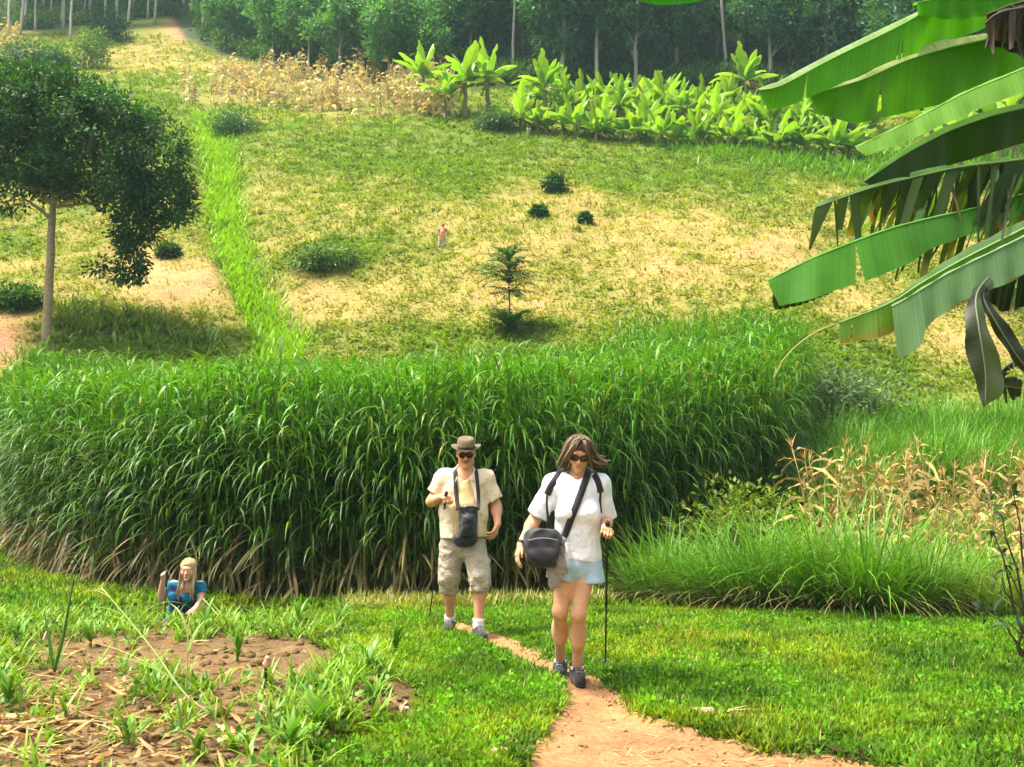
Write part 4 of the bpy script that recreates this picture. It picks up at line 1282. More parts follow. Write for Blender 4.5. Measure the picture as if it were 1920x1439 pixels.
M_KHAKI = mat_plain('khaki_cotton', (0.40, 0.335, 0.25), .9, bump=.7, bscale=24, bd=.03, var=.14, vscale=9, spec=.15)
M_BLACKN = cloth('black_nylon', (0.018, 0.016, 0.022), 0.55, .3, 160, .2, 9, .35)
M_STRAP = cloth('dark_webbing', (0.028, 0.022, 0.026), .7)
M_TEAL = cloth('teal_cotton', (0.01, 0.145, 0.27), var=.15)
M_NAVY = cloth('navy_nylon', (0.012, 0.022, 0.09), .6)
M_SHOE = cloth('shoe_fabric', (0.022, 0.02, 0.022), .7, .4, 200, .3)
M_SHOEG = cloth('grey_shoe_suede', (0.04, 0.035, 0.032), .8, .4, 200, .3)
M_RUBBER = mat_plain('rubber_sole', (0.025, 0.023, 0.022), .8)
M_RUBG = mat_plain('grey_rubber_sole', (0.05, 0.045, 0.042), .8)
M_LENS = mat_plain('dark_lens', (0.012, 0.004, 0.004), .08, spec=.6)
M_FRAME = mat_plain('dark_frame', (0.02, 0.012, 0.012), .3)
M_SOCK = cloth('white_sock', (0.72, 0.70, 0.68))
M_HAT = cloth('brown_felt', (0.155, 0.115, 0.062), .9, .3, 220, .15)
M_BAND = cloth('dark_hat_band', (0.045, 0.03, 0.018))
M_HAIRB = mat_plain('brown_hair', (0.1, 0.06, 0.035), .55, attr=True, spec=.2)
M_MUST = mat_plain('sandy_moustache', (0.28, 0.15, 0.05), .8, bump=.5, bscale=400)
M_POLE = mat_plain('dark_aluminium', (0.02, 0.022, 0.026), .3, metal=.4)
M_GREY = mat_plain('grey_plastic', (0.25, 0.25, 0.27), .5)
M_GLINT = mat_plain('silver_metal', (.5, .5, .5), .3, metal=1)

def strip(pts, wid, thick=0.004, nrm=(0, -1, 0), col=None):
    """a flat webbing strap along pts"""
    pts = np.asarray(pts, float); m = len(pts)
    d = frame_dirs(pts); n_ = np.tile(np.asarray(nrm, float), (m, 1)); s = np.cross(d, n_); s /= np.linalg.norm(s, axis=1)[:, None] + 1e-9
    n_ = np.cross(s, d); n_ /= np.linalg.norm(n_, axis=1)[:, None]
    w_ = np.broadcast_to(np.asarray(wid, float), (m,))[:, None] * .5
    V = np.stack([pts - s * w_ - n_ * thick * .5, pts + s * w_ - n_ * thick * .5, pts + s * w_ + n_ * thick * .5, pts - s * w_ + n_ * thick * .5], 1).reshape(-1, 3)
    F_ = []
    for k in range(m - 1):
        for j in range(4):
            F_.append([k * 4 + j, k * 4 + (j + 1) % 4, k * 4 + 4 + (j + 1) % 4, k * 4 + 4 + j])
    F_ += [[0, 3, 2, 1], [(m - 1) * 4 + j for j in range(4)]]
    return V, np.array(F_)

def interp_path(pts, n=20):
    pts = np.asarray(pts, float)
    d = np.concatenate([[0], np.cumsum(np.linalg.norm(np.diff(pts, axis=0), axis=1))]); t = np.linspace(0, d[-1], n)
    out = np.stack([np.interp(t, d, pts[:, i]) for i in range(3)], 1)
    for _ in range(2): out[1:-1] = out[1:-1] * .5 + (out[:-2] + out[2:]) * .25
    return out

def fmesh(name, fd, mat, parent, col=None):
    V, Q = fd.mesh()
    return mesh_np(name, V, Q, mat, parent, col, smooth=True)

def shoe(parent, ankle, toe_dir, ground, L=.27, mat=None, sole=None, s=1.0, name='shoe'):
    mat = mat or M_SHOE; sole = sole or M_RUBBER
    a = np.asarray(ankle, float); f = np.asarray(toe_dir, float); f = f / np.linalg.norm(f); up = np.array([0, 0, 1.])
    z0 = ground
    heel = np.array([a[0], a[1], 0]) - f * .065 * s; toe = heel + f * (L - .06) * s
    heel[2] = toe[2] = 0
    lo = np.minimum(heel, toe) - .09; hi = np.maximum(heel, toe) + .09; lo[2] = z0 - .01; hi[2] = a[2] + .07
    S = Field(lo, hi, .006)
    zf = lambda p, z: np.array([p[0], p[1], z0 + z])
    S.cap(zf(heel, .055), zf(heel + f * .10 * s, .06), .040, .046, .02)
    S.cap(zf(heel + f * .10 * s, .05), zf(toe, .045), .047, .042, .03)
    S.cap(zf(heel + f * .04 * s, .06), zf(heel + f * .05 * s, a[2] - z0 + .04), .044, .050, .03)
    S.cap(zf(heel + f * .07 * s, .085), zf(toe - f * .05, .055), .030, .028, .03)
    S.cut(zf(heel, .018), -up)
    top = zf(heel, a[2] - z0 + .05); S.cut(top, up + f * .15)
    S.cap(np.array([a[0], a[1], a[2] + .02]), np.array([a[0], a[1], a[2] + .2]), .036, .040, .004, 's')
    ob = fmesh(name, S, mat, parent)
    B = Field(lo, hi, .006)
    B.cap(zf(heel, .03), zf(heel + f * .10 * s, .03), .042, .043, .02)
    B.cap(zf(heel + f * .10 * s, .03), zf(toe, .03), .046, .041, .02)
    B.cut(zf(heel, .001), -up); B.cut(zf(heel, .026), up)
    V, Q = B.mesh()
    so = mesh_np('sole', V, Q, sole, ob, smooth=True)
    lc = MB()
    sd = np.cross(f, up)
    for i in range(4):
        q = heel + f * (.085 + .022 * i) * s
        z = .134 - .012 * i
        for sg in (-1, 1):
            add_tube(lc, [zf(q - sd * .024 * sg, z - .004), zf(q + f * .012 + sd * .0 * sg, z + .004), zf(q + f * .018 + sd * .024 * sg, z - .006)], .0026, 5)
    V, Q = np.concatenate(lc.V), np.concatenate(lc.Q)
    mesh_np('laces', V, Q, M_GREY, ob)
    return ob

def glasses(parent, g, R, s=1.0, big=1.0, col=None):
    fr = MB()
    for q in (-1, 1):
        t = np.linspace(0, 2 * np.pi, 15)[:-1]
        c0 = [g(q * .031 + .023 * big * math.cos(a), .101 - .006 * abs(q * .031 + .023 * math.cos(a)) / .05, .010 + .019 * big * math.sin(a) * (1 if math.sin(a) < 0 else .85)) for a in t]
        add_tube(fr, c0 + [c0[0]], .0022 * s, 5)
        add_tube(fr, [g(q * .053, .094, .016), g(q * .073, .072, .014), g(q * .081, .02, .012), g(q * .081, -.01, .006)], .0025 * s, 5)
    add_tube(fr, [g(-.010, .104, .014), g(0, .106, .017), g(.010, .104, .014)], .0024 * s, 5)
    o = fr.build('sunglasses', M_FRAME, parent, smooth=True)
    for q in (-1, 1):
        c = g(q * .031, .099, .010)
        V = [c + R[:, 1] * .004]; t = np.linspace(0, 2 * np.pi, 17)[:-1]
        V += [g(q * .031 + .022 * big * math.cos(a), .099 - .005 * abs(q * .031 + .023 * math.cos(a)) / .05, .010 + .018 * big * math.sin(a)) for a in t]
        T_ = [[0, i + 1, (i + 1) % 16 + 1] for i in range(16)]
        ll = mesh_np('lens', np.array(V), np.array(T_), M_LENS, o, smooth=True)
    return o

def hair_strands(parent, g, s, n, spec, cols, wid=.010, name='hair', seg=9, capr=1.0):
    """spec(phi, r) -> list of local control points for the strand that falls at angle phi"""
    mb = MB()
    for i in range(n):
        phi = rng.uniform(-np.pi, np.pi)
        pts = spec(phi)
        if pts is None: continue
        pts = np.array([g(*p) for p in pts])
        k = len(pts) - 1; t = np.linspace(0, 1, seg)[:, None]
        out = 0
        for j in range(k + 1): out = out + math.comb(k, j) * t ** j * (1 - t) ** (k - j) * pts[j]
        out = out + np.cumsum(rng.normal(0, .0016, out.shape), 0)
        w_ = wid * s * rng.uniform(.5, 1.2) * np.array([math.sin(math.pi * (.2 + .75 * a)) for a in t[:, 0]])
        nr = out[seg // 2] - g(0, 0, 0); nr /= np.linalg.norm(nr)
        V, Q = strip(out, w_, .003, nr)
        c = np.array(cols[rng.integers(len(cols))]) * rng.uniform(.75, 1.25)
        mb.add(V, Q, c)
    return mb.build(name, M_HAIRB, parent, smooth=True)

def pole(name, label, top, tip, grp=None, loop=True):
    top = np.asarray(top, float); tip = np.asarray(tip, float); d = (top - tip) / np.linalg.norm(top - tip)
    t = thing(name, label, 'trekking pole', tip, grp)
    a = MB(); L = np.linalg.norm(top - tip)
    add_tube(a, [tip + d * .04, tip + d * L * .45], .0062, 8); add_tube(a, [tip + d * L * .45, tip + d * (L * .45 + .03)], .0105, 8); add_tube(a, [tip + d * (L * .45 + .03), top - d * .12], .0078, 8)
    add_tube(a, [top - d * .16, top - d * .13], .0125, 8)
    a.build('shaft', M_POLE, t, smooth=True)
    b = MB(); add_tube(b, [top - d * .14, top - d * .10, top - d * .06, top - d * .02, top, top + d * .012], [.012, .015, .0135, .016, .018, .010], 10); b.build('grip', M_BLACKN, t, smooth=True)
    c = MB(); add_tube(c, [tip, tip + d * .05], [.003, .006], 6); c.build('tip', M_GLINT, t)
    e = MB(); add_tube(e, [tip + d * .055, tip + d * .062, tip + d * .067], [.012, .028, .010], 12); e.build('basket', M_BLACKN, t)
    if not loop: return t
    w = MB(); sx = np.cross(d, [0, 1, 0]); V, Q = strip(interp_path([top - d * .01, top + sx * .03 - d * .05, top + sx * .035 - d * .11, top + sx * .005 - d * .14, top - d * .03], 14), .012, .002, (0, -1, 0)); w.add(V, Q); w.build('wrist_strap', M_STRAP, t)
    return t

# ------------------------------------------------------------------ the woman in the white T-shirt
YW = 6.62
Wp = lambda u, v, dy=0.0: P(u, v, YW + dy)
def gz(p): return float(h(p[0], p[1]))
wbase = np.array([UX(1068, YW + .1), YW + .1, 0.0]); wbase[2] = gz(wbase)
woman = thing('person', 'woman in a white T-shirt and pale denim shorts walking on the path', 'person', wbase)
W_ = dict(pel=Wp(1080, 1047), che=Wp(1081, 945), nek=Wp(1082, 902, .0), head=Wp(1085, 853, -.045),
          sR=Wp(1040, 907, .02), sL=Wp(1123, 909, .02), eR=Wp(1003, 974, .05), wR=Wp(976, 1021, -.07), eL=Wp(1137, 977, .10), wL=Wp(1135, 989, -.13),
          hR=Wp(1064, 1056), hL=Wp(1098, 1058), kR=Wp(1050, 1146, -.02), kL=Wp(1085, 1150, -.06))
aR = np.array([UX(1048.5, 7.06), 7.06, 0]); aR[2] = gz(aR) + .10
aL = np.array([UX(1079, 6.82), 6.82, 0]); aL[2] = gz(aL) + .10
W_['aR'], W_['aL'] = aR, aL
fd = Field(Wp(950, 1290, -.42), Wp(1160, 800, .5), .0065)
J = W_
fwd = np.array([-.04, -1, -.38]); up = np.array([.10, -.3, 1.])
g, Rh = head(fd, J['head'], fwd, up, 1.0, 1.0, .95)
fd.cap(J['nek'] - [0, 0, .03], J['head'] + [0, .035, -.05], .053, .048, .02)
fd.cap(J['pel'], J['che'], .112, .115, .06, sq=.8)
fd.cap(J['sR'], J['sL'], .055, .055, .05); fd.cap(J['hR'], J['hL'], .082, .082, .05)
for sd in 'RL':
    fd.chain([J['s' + sd], J['e' + sd], J['w' + sd]], [.055, .040, .026], .03)
    m = (J['s' + sd] + J['e' + sd]) / 2
    fm_ = J['e' + sd] * .72 + J['w' + sd] * .28; fd.ell(fm_, (.043, .043, .05), .03)
    hp, kn, an = J['h' + sd], J['k' + sd], J['a' + sd]
    fd.cap(hp, kn, .080, .049, .03); fd.cap(kn, an, .048, .034, .03)
    cm = kn * .66 + an * .34 + [0, .026, 0]; fd.ell(cm, (.053, .052, .12), .05)
    fd.ell(kn + [0, -.016, .0], (.034, .034, .05), .02)
hr = hand(fd, J['wR'], Wp(967, 1050, -.10) - J['wR'], (.75, .25, .1), 1, .38, .95, .3)
hl_c = Wp(1140, 993, -.20)
hl = hand(fd, J['wL'], np.array([.06, -1, -.10]), (.25, -.25, -1.0) * np.array([-1, 1, 1]), 1, 1.15, .95, .9)
V, Q = fd.mesh()
mesh_np('body', V, Q, M_SKIN, woman, skin_cols(V, g), smooth=True)
# T-shirt
ts = Field(Wp(985, 1075, -.3), Wp(1160, 880, .3), .0075)
ts.cap(Wp(1086, 1044), Wp(1083, 985), .152, .146, .03, sq=.80, cuts=[(Wp(1085, 1052), (-.12, 0, -1))])
ts.cap(Wp(1083, 985), Wp(1082, 935), .146, .150, .05, sq=.78)
for q in (-1, 1): ts.ell(Wp(1083 + q * 21, 962, -.085), (.075, .075, .075), .05)
ts.cap(J['sR'] + [-.005, 0, .0], J['sL'] + [.005, 0, .0], .073, .073, .06)
ts.cap(Wp(1082, 900), Wp(1082, 915), .085, .1, .04, sq=.9)
ends = []
for sd, f_ in (('R', .86), ('L', .90)):
    s_, e_ = J['s' + sd], J['s' + sd] + (J['e' + sd] - J['s' + sd]) * f_
    dr = (J['e' + sd] - s_); dr /= np.linalg.norm(dr)
    ts.cap(s_, e_ + dr * .02, .070, .078, .035, cuts=[(e_ + dr * .01, dr)]); ends.append((e_, dr))
ts.folds(.0038, 24, 1.3, (1, 1, .55)); ts.folds(.0018, 55, 4, (1, 1, .4))
for e_, dr in ends: ts.cap(e_ - dr * .03, e_ + dr * .1, .062, .064, .003, 's')
ts.cut(Wp(1085, 1050), (-.12, 0, -1))
ts.cap(Wp(1082, 880, -.02), J['nek'] + [0, 0, -.008], .075, .066, .006, 's')
fmesh('t_shirt', ts, M_WHITE, woman)
# shorts
so = Field(Wp(1035, 1110, -.3), Wp(1140, 1020, .3), .0075)
ends = []
so.cap(Wp(1083, 1035), Wp(1083, 1055), .145, .145, .03, sq=.80)
for sd, cu in (('R', 1056), ('L', 1104)):
    kn = J['k' + sd]; hp = Wp(cu, 1058); e_ = Wp(cu + (3 if sd == 'L' else -6), 1094 if sd == 'L' else 1088, -.005); dr = e_ - hp; dr /= np.linalg.norm(dr)
    so.cap(hp, e_ + dr * .05, .094, .099, .012, cuts=[(e_, dr)]); ends.append((e_, dr))
so.folds(.003, 36, 2.2, (1, 1, .6))
for e_, dr in ends: so.cap(e_ - dr * .02, e_ + dr * .12, .083, .086, .003, 's')
fmesh('shorts', so, M_DENIM, woman)
# grey sleeve hanging at her hip
gj = Field(Wp(1000, 1125, -.35), Wp(1085, 1000, .1), .0075)
gj.cap(Wp(1052, 1024, -.15), Wp(1042, 1062, -.15), .03, .06, .02, sq=.5); gj.cap(Wp(1042, 1062, -.15), Wp(1038, 1097, -.13), .062, .036, .02, sq=.5)
gj.cap(Wp(1050, 1060, -.16), Wp(1050, 1082, -.15), .05, .022, .02, sq=.5)
gj.folds(.006, 60, .4)
fmesh('jacket', gj, M_GREYJ, woman)
for sd, td in (('R', (-.12, -1, 0)), ('L', (.10, -1, 0))):
    an = J['a' + sd]; z = gz(an) + .004
    shoe(woman, an, td, z, .26)
    lg = J['k' + sd] - an; lg /= np.linalg.norm(lg); sk = MB(); add_tube(sk, [an - lg * .06, an, an + lg * .028], [.042, .045, .045], 14); sk.build('sock', M_SOCK, woman, smooth=True)
glasses(woman, g, Rh, 1.0, 1.25)
# hair: a cap and loose blown strands
hc = Field(J['head'] - [.2, .25, .22], J['head'] + [.2, .25, .22], .006)
Rm = Rh
hc.ell(g(0, -.018, .042), (.090, .103, .094), .01, R=Rm); hc.ell(g(0, -.055, -.03), (.082, .065, .09), .03, R=Rm)
hc.ell(g(0, .095, -.035), (.062, .085, .088), .015, 's', R=Rm)
hc.folds(.004, 60, 3)
cols = [(.13, .085, .05), (.10, .06, .035), (.19, .14, .085), (.26, .21, .13), (.07, .035, .022)]
V, Q = hc.mesh()
hm = mesh_np('hair', V, Q, M_HAIRB, woman, np.tile((.10, .06, .036), (len(V), 1)), smooth=True)
def wspec(phi):
    a = abs(phi); j = lambda s_: rng.normal(0, s_)
    px_, py_ = math.sin(phi), math.cos(phi)
    wind = -(.035 + .07 * rng.random() ** 2) if px_ < 0 else -.002
    if a < .5:
        sg = 1 if rng.random() < .45 else -1
        return [(.0 + j(.01), .02, .135), (sg * .03, .09, .125), (sg * .055 + j(.012), .105, .055 + j(.01)), (sg * .078 + j(.01), .085, .01 + j(.02))]
    ln = rng.uniform(.08, .125)
    return [(.0 + j(.015), .01 + j(.02), .133), (px_ * .085, py_ * .08, .135 + j(.01)), (px_ * .115 + j(.01), py_ * .095 - .01, .02 + j(.02)), (px_ * (.118 + j(.01)) + wind * .3, py_ * .085 - .01, -.05), (px_ * (.115 + j(.02)) + wind, py_ * .08 - .02, -ln + abs(wind) * .7 + .01)]
hair_strands(hm, g, 1.0, 460, wspec, cols, .012, 'strands')
# watch
wt = MB(); wd = (J['wR'] - J['eR']); wd /= np.linalg.norm(wd); add_tube(wt, [J['wR'] - wd * .02, J['wR'] + wd * .0], [.030, .030], 14); wt.build('wristwatch', M_FRAME, woman, smooth=True)
# backpack worn behind, with its two shoulder straps
bp = thing('backpack', 'slim black backpack on the back of the woman in the white T-shirt', 'backpack', Wp(1080, 990, .2))
bf = Field(Wp(1010, 1060, .05), Wp(1140, 880, .5), .01)
bf.cap(Wp(1078, 925, .24), Wp(1076, 1010, .24), .12, .135, .05, sq=.62); bf.ell(Wp(1076, 1000, .32), (.10, .05, .08), .04); bf.folds(.004, 30, 1)
fmesh('main_compartment', bf, M_BLACKN, bp)
def surf_strap(name, fld, px, wid, parent, mat=M_STRAP, tail0=None, tail1=None, off=.008, n_=24):
    pts = [fld.surf(u, v, off) for u, v in px]
    if tail0 is not None: pts = [np.asarray(tail0)] + pts
    if tail1 is not None: pts = pts + [np.asarray(tail1)]
    V, Q = strip(interp_path(pts, n_), wid, .006)
    return mesh_np(name, V, Q, mat, parent)
surf_strap('shoulder_strap', ts, [(1051, 884), (1046, 893), (1038, 905), (1031, 916), (1026, 928)], .048, bp, tail0=Wp(1056, 880, .13))
surf_strap('strap_tail', ts, [(1026, 926), (1025, 945), (1027, 965), (1030, 990)], .014, bp, tail1=Wp(1032, 1000, .12))
surf_strap('shoulder_strap', ts, [(1114, 890), (1120, 900), (1124, 912), (1126, 924)], .042, bp, tail0=Wp(1106, 885, .13))
surf_strap('strap_tail', ts, [(1126, 922), (1125, 940), (1127, 960)], .014, bp, tail1=Wp(1130, 985, .14))
# shoulder bag
sb = thing('shoulder_bag', 'round black shoulder bag hanging at the hip of the woman in the white T-shirt', 'bag', Wp(1018, 1027, -.2))
bg_ = Field(Wp(970, 1080, -.42), Wp(1070, 975, .05), .006)
c_ = Wp(1018, 1028, -.20)
bg_.ell(c_ + [0, .01, .0], (.150, .10, .152), .01)
bg_.cut(c_ + [.108, 0, 0], (1, 0, -.22)); bg_.cut(c_ + [-.118, 0, -.02], (-1, 0, -.16)); bg_.cut(c_ + [0, 0, .128], (.12, 0, 1)); bg_.cut(c_ + [0, 0, -.124], (0, 0, -1)); bg_.cut(c_ + [0, -.066, 0], (0, -1, .15))
for a_ in np.linspace(0, 1, 9)[:-1]: bg_.cap(c_ + np.array([-.11 + .22 * a_, -.068, .048 + .02 * math.sin(a_ * 3.1)]), c_ + np.array([-.11 + .22 * (a_ + .125), -.068, .048 + .02 * math.sin((a_ + .125) * 3.1)]), .006, .006, .006, 's')
bg_.D += .004 * 0
bg_.cap(c_ + [-.055, -.060, -.045], c_ + [.045, -.060, -.045], .045, .045, .015, sq=.45)
bg_.folds(.0038, 28, 5)
fmesh('bag_body', bg_, M_BLACKN, sb)
zp = MB(); a = np.linspace(-.10, .10, 12); add_tube(zp, [c_ + np.array([q, -.079, .052 + .018 * math.cos(q * 14)]) for q in a], .003, 5); zp.build('zip', M_GREY, sb)
surf_strap('bag_strap', ts, [(1104, 884), (1100, 896), (1093, 915), (1086, 935), (1078, 955), (1070, 975), (1063, 995), (1056, 1010)], .046, sb, tail0=Wp(1107, 881, .1), tail1=Wp(1050, 1018, -.2), off=.012)
bk = MB(); bk.add(*strip([Wp(1057, 1008, -.17), Wp(1051, 1022, -.19)], .045, .012)); bk.build('buckle', M_GREY, sb)
lp = MB(); lp.add(*strip(interp_path([Wp(1051, 1022, -.19), Wp(1058, 1050, -.17), Wp(1064, 1075, -.13)], 8), .014, .004)); lp.build('strap_end', M_GREYJ, sb)
wtip = np.array([UX(1131, 7.25), 7.25, 0]); wtip[2] = gz(wtip)
pole('trekking_pole', 'black trekking pole held by the woman in the white T-shirt', Wp(1139, 980, -.20), wtip)

# ------------------------------------------------------------------ the man with the hat
YM = 8.87
Mp = lambda u, v, dy=0.0: P(u, v, YM + dy)
mb_ = np.array([UX(872, YM), YM, 0]); mb_[2] = gz(mb_)
man = thing('person', 'man in a brown hat, beige shirt and khaki knee-length trousers on the path', 'person', mb_)
J = dict(pel=Mp(869, 1000), che=Mp(866, 930), nek=Mp(871, 889), head=Mp(874, 852, -.03), sR=Mp(833, 897, .02), sL=Mp(908, 898, .02), eR=Mp(809, 941, .04), wR=Mp(829, 932, -.17),
         eL=Mp(930, 948, .04), wL=Mp(933, 983, -.07), hR=Mp(853, 1006), hL=Mp(885, 1006), kR=Mp(842, 1084, .0), kL=Mp(900, 1082, -.14))
aR = np.array([UX(846, 9.05), 9.05, 0]); aR[2] = gz(aR) + .10
aL = np.array([UX(898, 8.72), 8.72, 0]); aL[2] = gz(aL) + .12
J['aR'], J['aL'] = aR, aL
fd = Field(Mp(785, 1200, -.5), Mp(955, 805, .5), .0068)
fwd = np.array([.03, -1, -.22]); up = np.array([0, -.2, 1.])
g, Rh = head(fd, J['head'], fwd, up, 1.06, 1.1, 1.12)
fd.cap(J['nek'] - [0, 0, .04], J['head'] + [0, .04, -.05], .066, .060, .03)
fd.cap(J['pel'], J['che'], .15, .15, .06, sq=.8); fd.cap(J['sR'], J['sL'], .07, .07, .05); fd.cap(J['hR'], J['hL'], .10, .10, .05)
for sd in 'RL':
    fd.chain([J['s' + sd], J['e' + sd], J['w' + sd]], [.062, .047, .032], .03)
    fd.ell(J['e' + sd] * .7 + J['w' + sd] * .3, (.05, .05, .05), .03)
    hp, kn, an = J['h' + sd], J['k' + sd], J['a' + sd]
    fd.cap(hp, kn, .09, .06, .03); fd.cap(kn, an, .055, .040, .03); fd.ell(kn * .68 + an * .32 + [0, .025, 0], (.06, .058, .11), .04)
hand(fd, J['wR'], np.array([.55, -.75, -.05]), (.2, .1, -1), -1 * -1, 1.15, 1.05, .9)
hand(fd, J['wL'], Mp(926, 1006, -.12) - J['wL'], (-.8, .3, 0), 1, .55, 1.05, .5)
V, Q = fd.mesh()
mesh_np('body', V, Q, M_SKIN, man, skin_cols(V, g, 1.06, np.array([.62, .30, .165])), smooth=True)
tt = Field(Mp(820, 1030, -.4), Mp(925, 870, .3), .008)
tt.cap(Mp(869, 1000, -.02), Mp(869, 960, -.03), .155, .165, .03, sq=.9, cuts=[(Mp(869, 1006), (0, 0, -1))]); tt.cap(Mp(869, 960, -.03), Mp(869, 925, 0), .165, .15, .05, sq=.82); tt.cap(J['sR'], J['sL'], .075, .075, .05); tt.cap(J['nek'] - [0, 0, .02], J['nek'] - [0, 0, .05], .08, .09, .03)
tt.folds(.003, 30, .6); tt.cap(J['nek'] + [0, -.02, .05], J['nek'] + [0, -.10, -.02], .078, .05, .008, 's')
fmesh('t_shirt', tt, M_TAN, man)
sh = Field(Mp(785, 1040, -.45), Mp(955, 870, .35), .0078)
for q, cu, hm_ in ((-1, 852, 1007), (1, 886, 1004)):
    sh.cap(Mp(cu - 2 * q, 1010), Mp(cu, 960), .140, .135, .03, sq=1.05, cuts=[(Mp(cu, hm_), (-.1 * q, 0, -1))]); sh.cap(Mp(cu, 960), Mp(cu + q, 915), .135, .115, .05, sq=1.0)
sh.cap(J['sR'] + [-.005, 0, 0], J['sL'] + [.005, 0, 0], .086, .086, .06); sh.cap(Mp(871, 886, .02), Mp(871, 905, .03), .095, .12, .04)
ends = []
for sd, f_ in (('R', .60), ('L', .76)):
    s_, e_ = J['s' + sd], J['s' + sd] + (J['e' + sd] - J['s' + sd]) * f_
    dr = J['e' + sd] - s_; dr /= np.linalg.norm(dr)
    sh.cap(s_, e_ + dr * .02, .082, .088, .04, cuts=[(e_ + dr * .01, dr)]); ends.append((e_, dr))
sh.folds(.0045, 22, 2.4, (1.3, 1, .6)); sh.folds(.002, 50, 1.2, (1, 1, .5))
for e_, dr in ends: sh.cap(e_ - dr * .03, e_ + dr * .1, .074, .076, .003, 's')
# open front: a wedge from the collar, wider below
sh.cap(Mp(874, 888, -.205), Mp(873, 1020, -.25), .13, .155, .004, 's')
sh.cap(J['nek'] + [0, -.06, .07], J['nek'] + [0, -.02, 0], .09, .078, .008, 's')
sh.cap(Mp(869, 1045), Mp(869, 1000), .16, .155, .004, 's', sq=.8)
so_ = fmesh('shirt', sh, M_BEIGE, man)
cl = MB()
for q in (-1, 1):
    V, Q = strip(interp_path([J['nek'] + [q * .02, .085, .03], J['nek'] + [q * .085, .04, .015], J['nek'] + [q * .095, -.05, -.01], J['nek'] + [q * .075, -.115, -.07]], 10), [.05] * 9 + [.02], .006, (q * .6, -.6, .5)); cl.add(V, Q)
cl.build('collar', M_BEIGE, so_, smooth=True)
# trousers to below the knee
ends = []
tr = Field(Mp(800, 1130, -.45), Mp(935, 990, .35), .008)
tr.cap(Mp(869, 1003), Mp(869, 1022), .150, .150, .03, sq=.85)
for sd, cu in (('R', 848), ('L', 888)):
    hp = Mp(cu, 1020); kn = J['k' + sd]; an = J['a' + sd]; e_ = kn * .70 + an * .30; dr = e_ - kn; dr /= np.linalg.norm(dr)
    tr.cap(hp, kn, .115, .098, .03); tr.cap(kn, e_ + dr * .04, .096, .085, .03, cuts=[(e_, dr)])
    out = np.array([-.07 if sd == 'R' else .075, 0, 0]); md = hp * .35 + kn * .65
    tr.ell(md + out, (.045, .07, .075), .02); ends.append((e_, dr))
    for q in range(3): tr.cap(e_ + [-.07, -.07, .035 + .03 * q], e_ + [.07, -.07, .045 + .03 * q], .016, .016, .012)
tr.folds(.0055, 22, .9, (1, 1, 1.2)); tr.folds(.002, 50, 2)
for e_, dr in ends: tr.cap(e_ - dr * .02, e_ + dr * .1, .066, .068, .003, 's')
fmesh('trousers', tr, M_KHAKI, man)
for sd, td in (('R', (-.05, -1, 0)), ('L', (.30, -1, 0))):
    an = J['a' + sd]; z = gz(an) + .004
    shoe(man, an, td, z, .29, M_SHOEG, M_RUBG, 1.05)
    lg = J['k' + sd] - an; lg /= np.linalg.norm(lg); sk = MB(); add_tube(sk, [an - lg * .07, an, an + lg * .04, an + lg * .06], [.046, .050, .051, .052], 14); sk.build('sock', M_SOCK, man, smooth=True)
glasses(man, g, Rh, 1.06, 1.3)
ms = Field(g(0, .09, -.045) - .08, g(0, .09, -.045) + .08, .003)
for q in (-1, 1): ms.cap(g(0, .098, -.040), g(q * .032, .086, -.052), .0085, .006, .005)
fmesh('moustache', ms, M_MUST, man)
hh = Field(J['head'] - .17, J['head'] + .17, .007)
hh.ell(g(0, -.022, .03), (.083, .098, .09), .01, R=Rh); hh.ell(g(0, .09, -.02), (.075, .09, .12), .012, 's', R=Rh); hh.cut(g(0, 0, -.045), -up); fmesh('hair', hh, M_MUST, man)
# hat
ht = thing('hat', 'x', 'hat', g(0, 0, .08)) if False else None
hb = MB(); hx, hy, hz = Rh[:, 0], Rh[:, 1], Rh[:, 2]; hc_ = g(0, -.004, .046)
prof = [(.088, .0), (.091, .012), (.090, .035), (.087, .065), (.083, .088), (.074, .101), (.05, .103), (.02, .094), (.0, .090)]
NS = 28; V = []; 
brim = [(.148, .006), (.146, .010), (.120, .000), (.092, .003)]
allp = [(.092, -.003), (.120, -.006), (.145, .004)] + brim + prof
for (r, z) in allp:
    for i in range(NS):
        a_ = 2 * np.pi * i / NS
        zz_ = z + (.028 * abs(math.cos(a_)) ** 2 * max(0, (r - .09) / .055)) if r > .0925 else z
        pin = 1 - .14 * max(0, math.sin(a_)) ** 2 * sst(.05, .1, z) if z > .02 else 1
        V.append(hc_ + hx * r * .93 * pin * math.cos(a_) + hy * r * 1.12 * pin * math.sin(a_) + hz * (zz_ - (.006 * sst(.08, .1, z) * math.sin(a_))))
i = np.arange(NS); Fh = np.concatenate([np.stack([k * NS + i, k * NS + (i + 1) % NS, (k + 1) * NS + (i + 1) % NS, (k + 1) * NS + i], 1) for k in range(len(allp) - 1)])
ht = mesh_np('hat', np.array(V), Fh, M_HAT, man, smooth=True)
V = [];
for z in (.006, .030):
    for i_ in range(NS):
        a_ = 2 * np.pi * i_ / NS; V.append(hc_ + hx * .0925 * .93 * math.cos(a_) + hy * .0925 * 1.12 * math.sin(a_) + hz * z)
mesh_np('hat_band', np.array(V), np.stack([i, (i + 1) % NS, (i + 1) % NS + NS, i + NS], 1), M_BAND, ht, smooth=True)
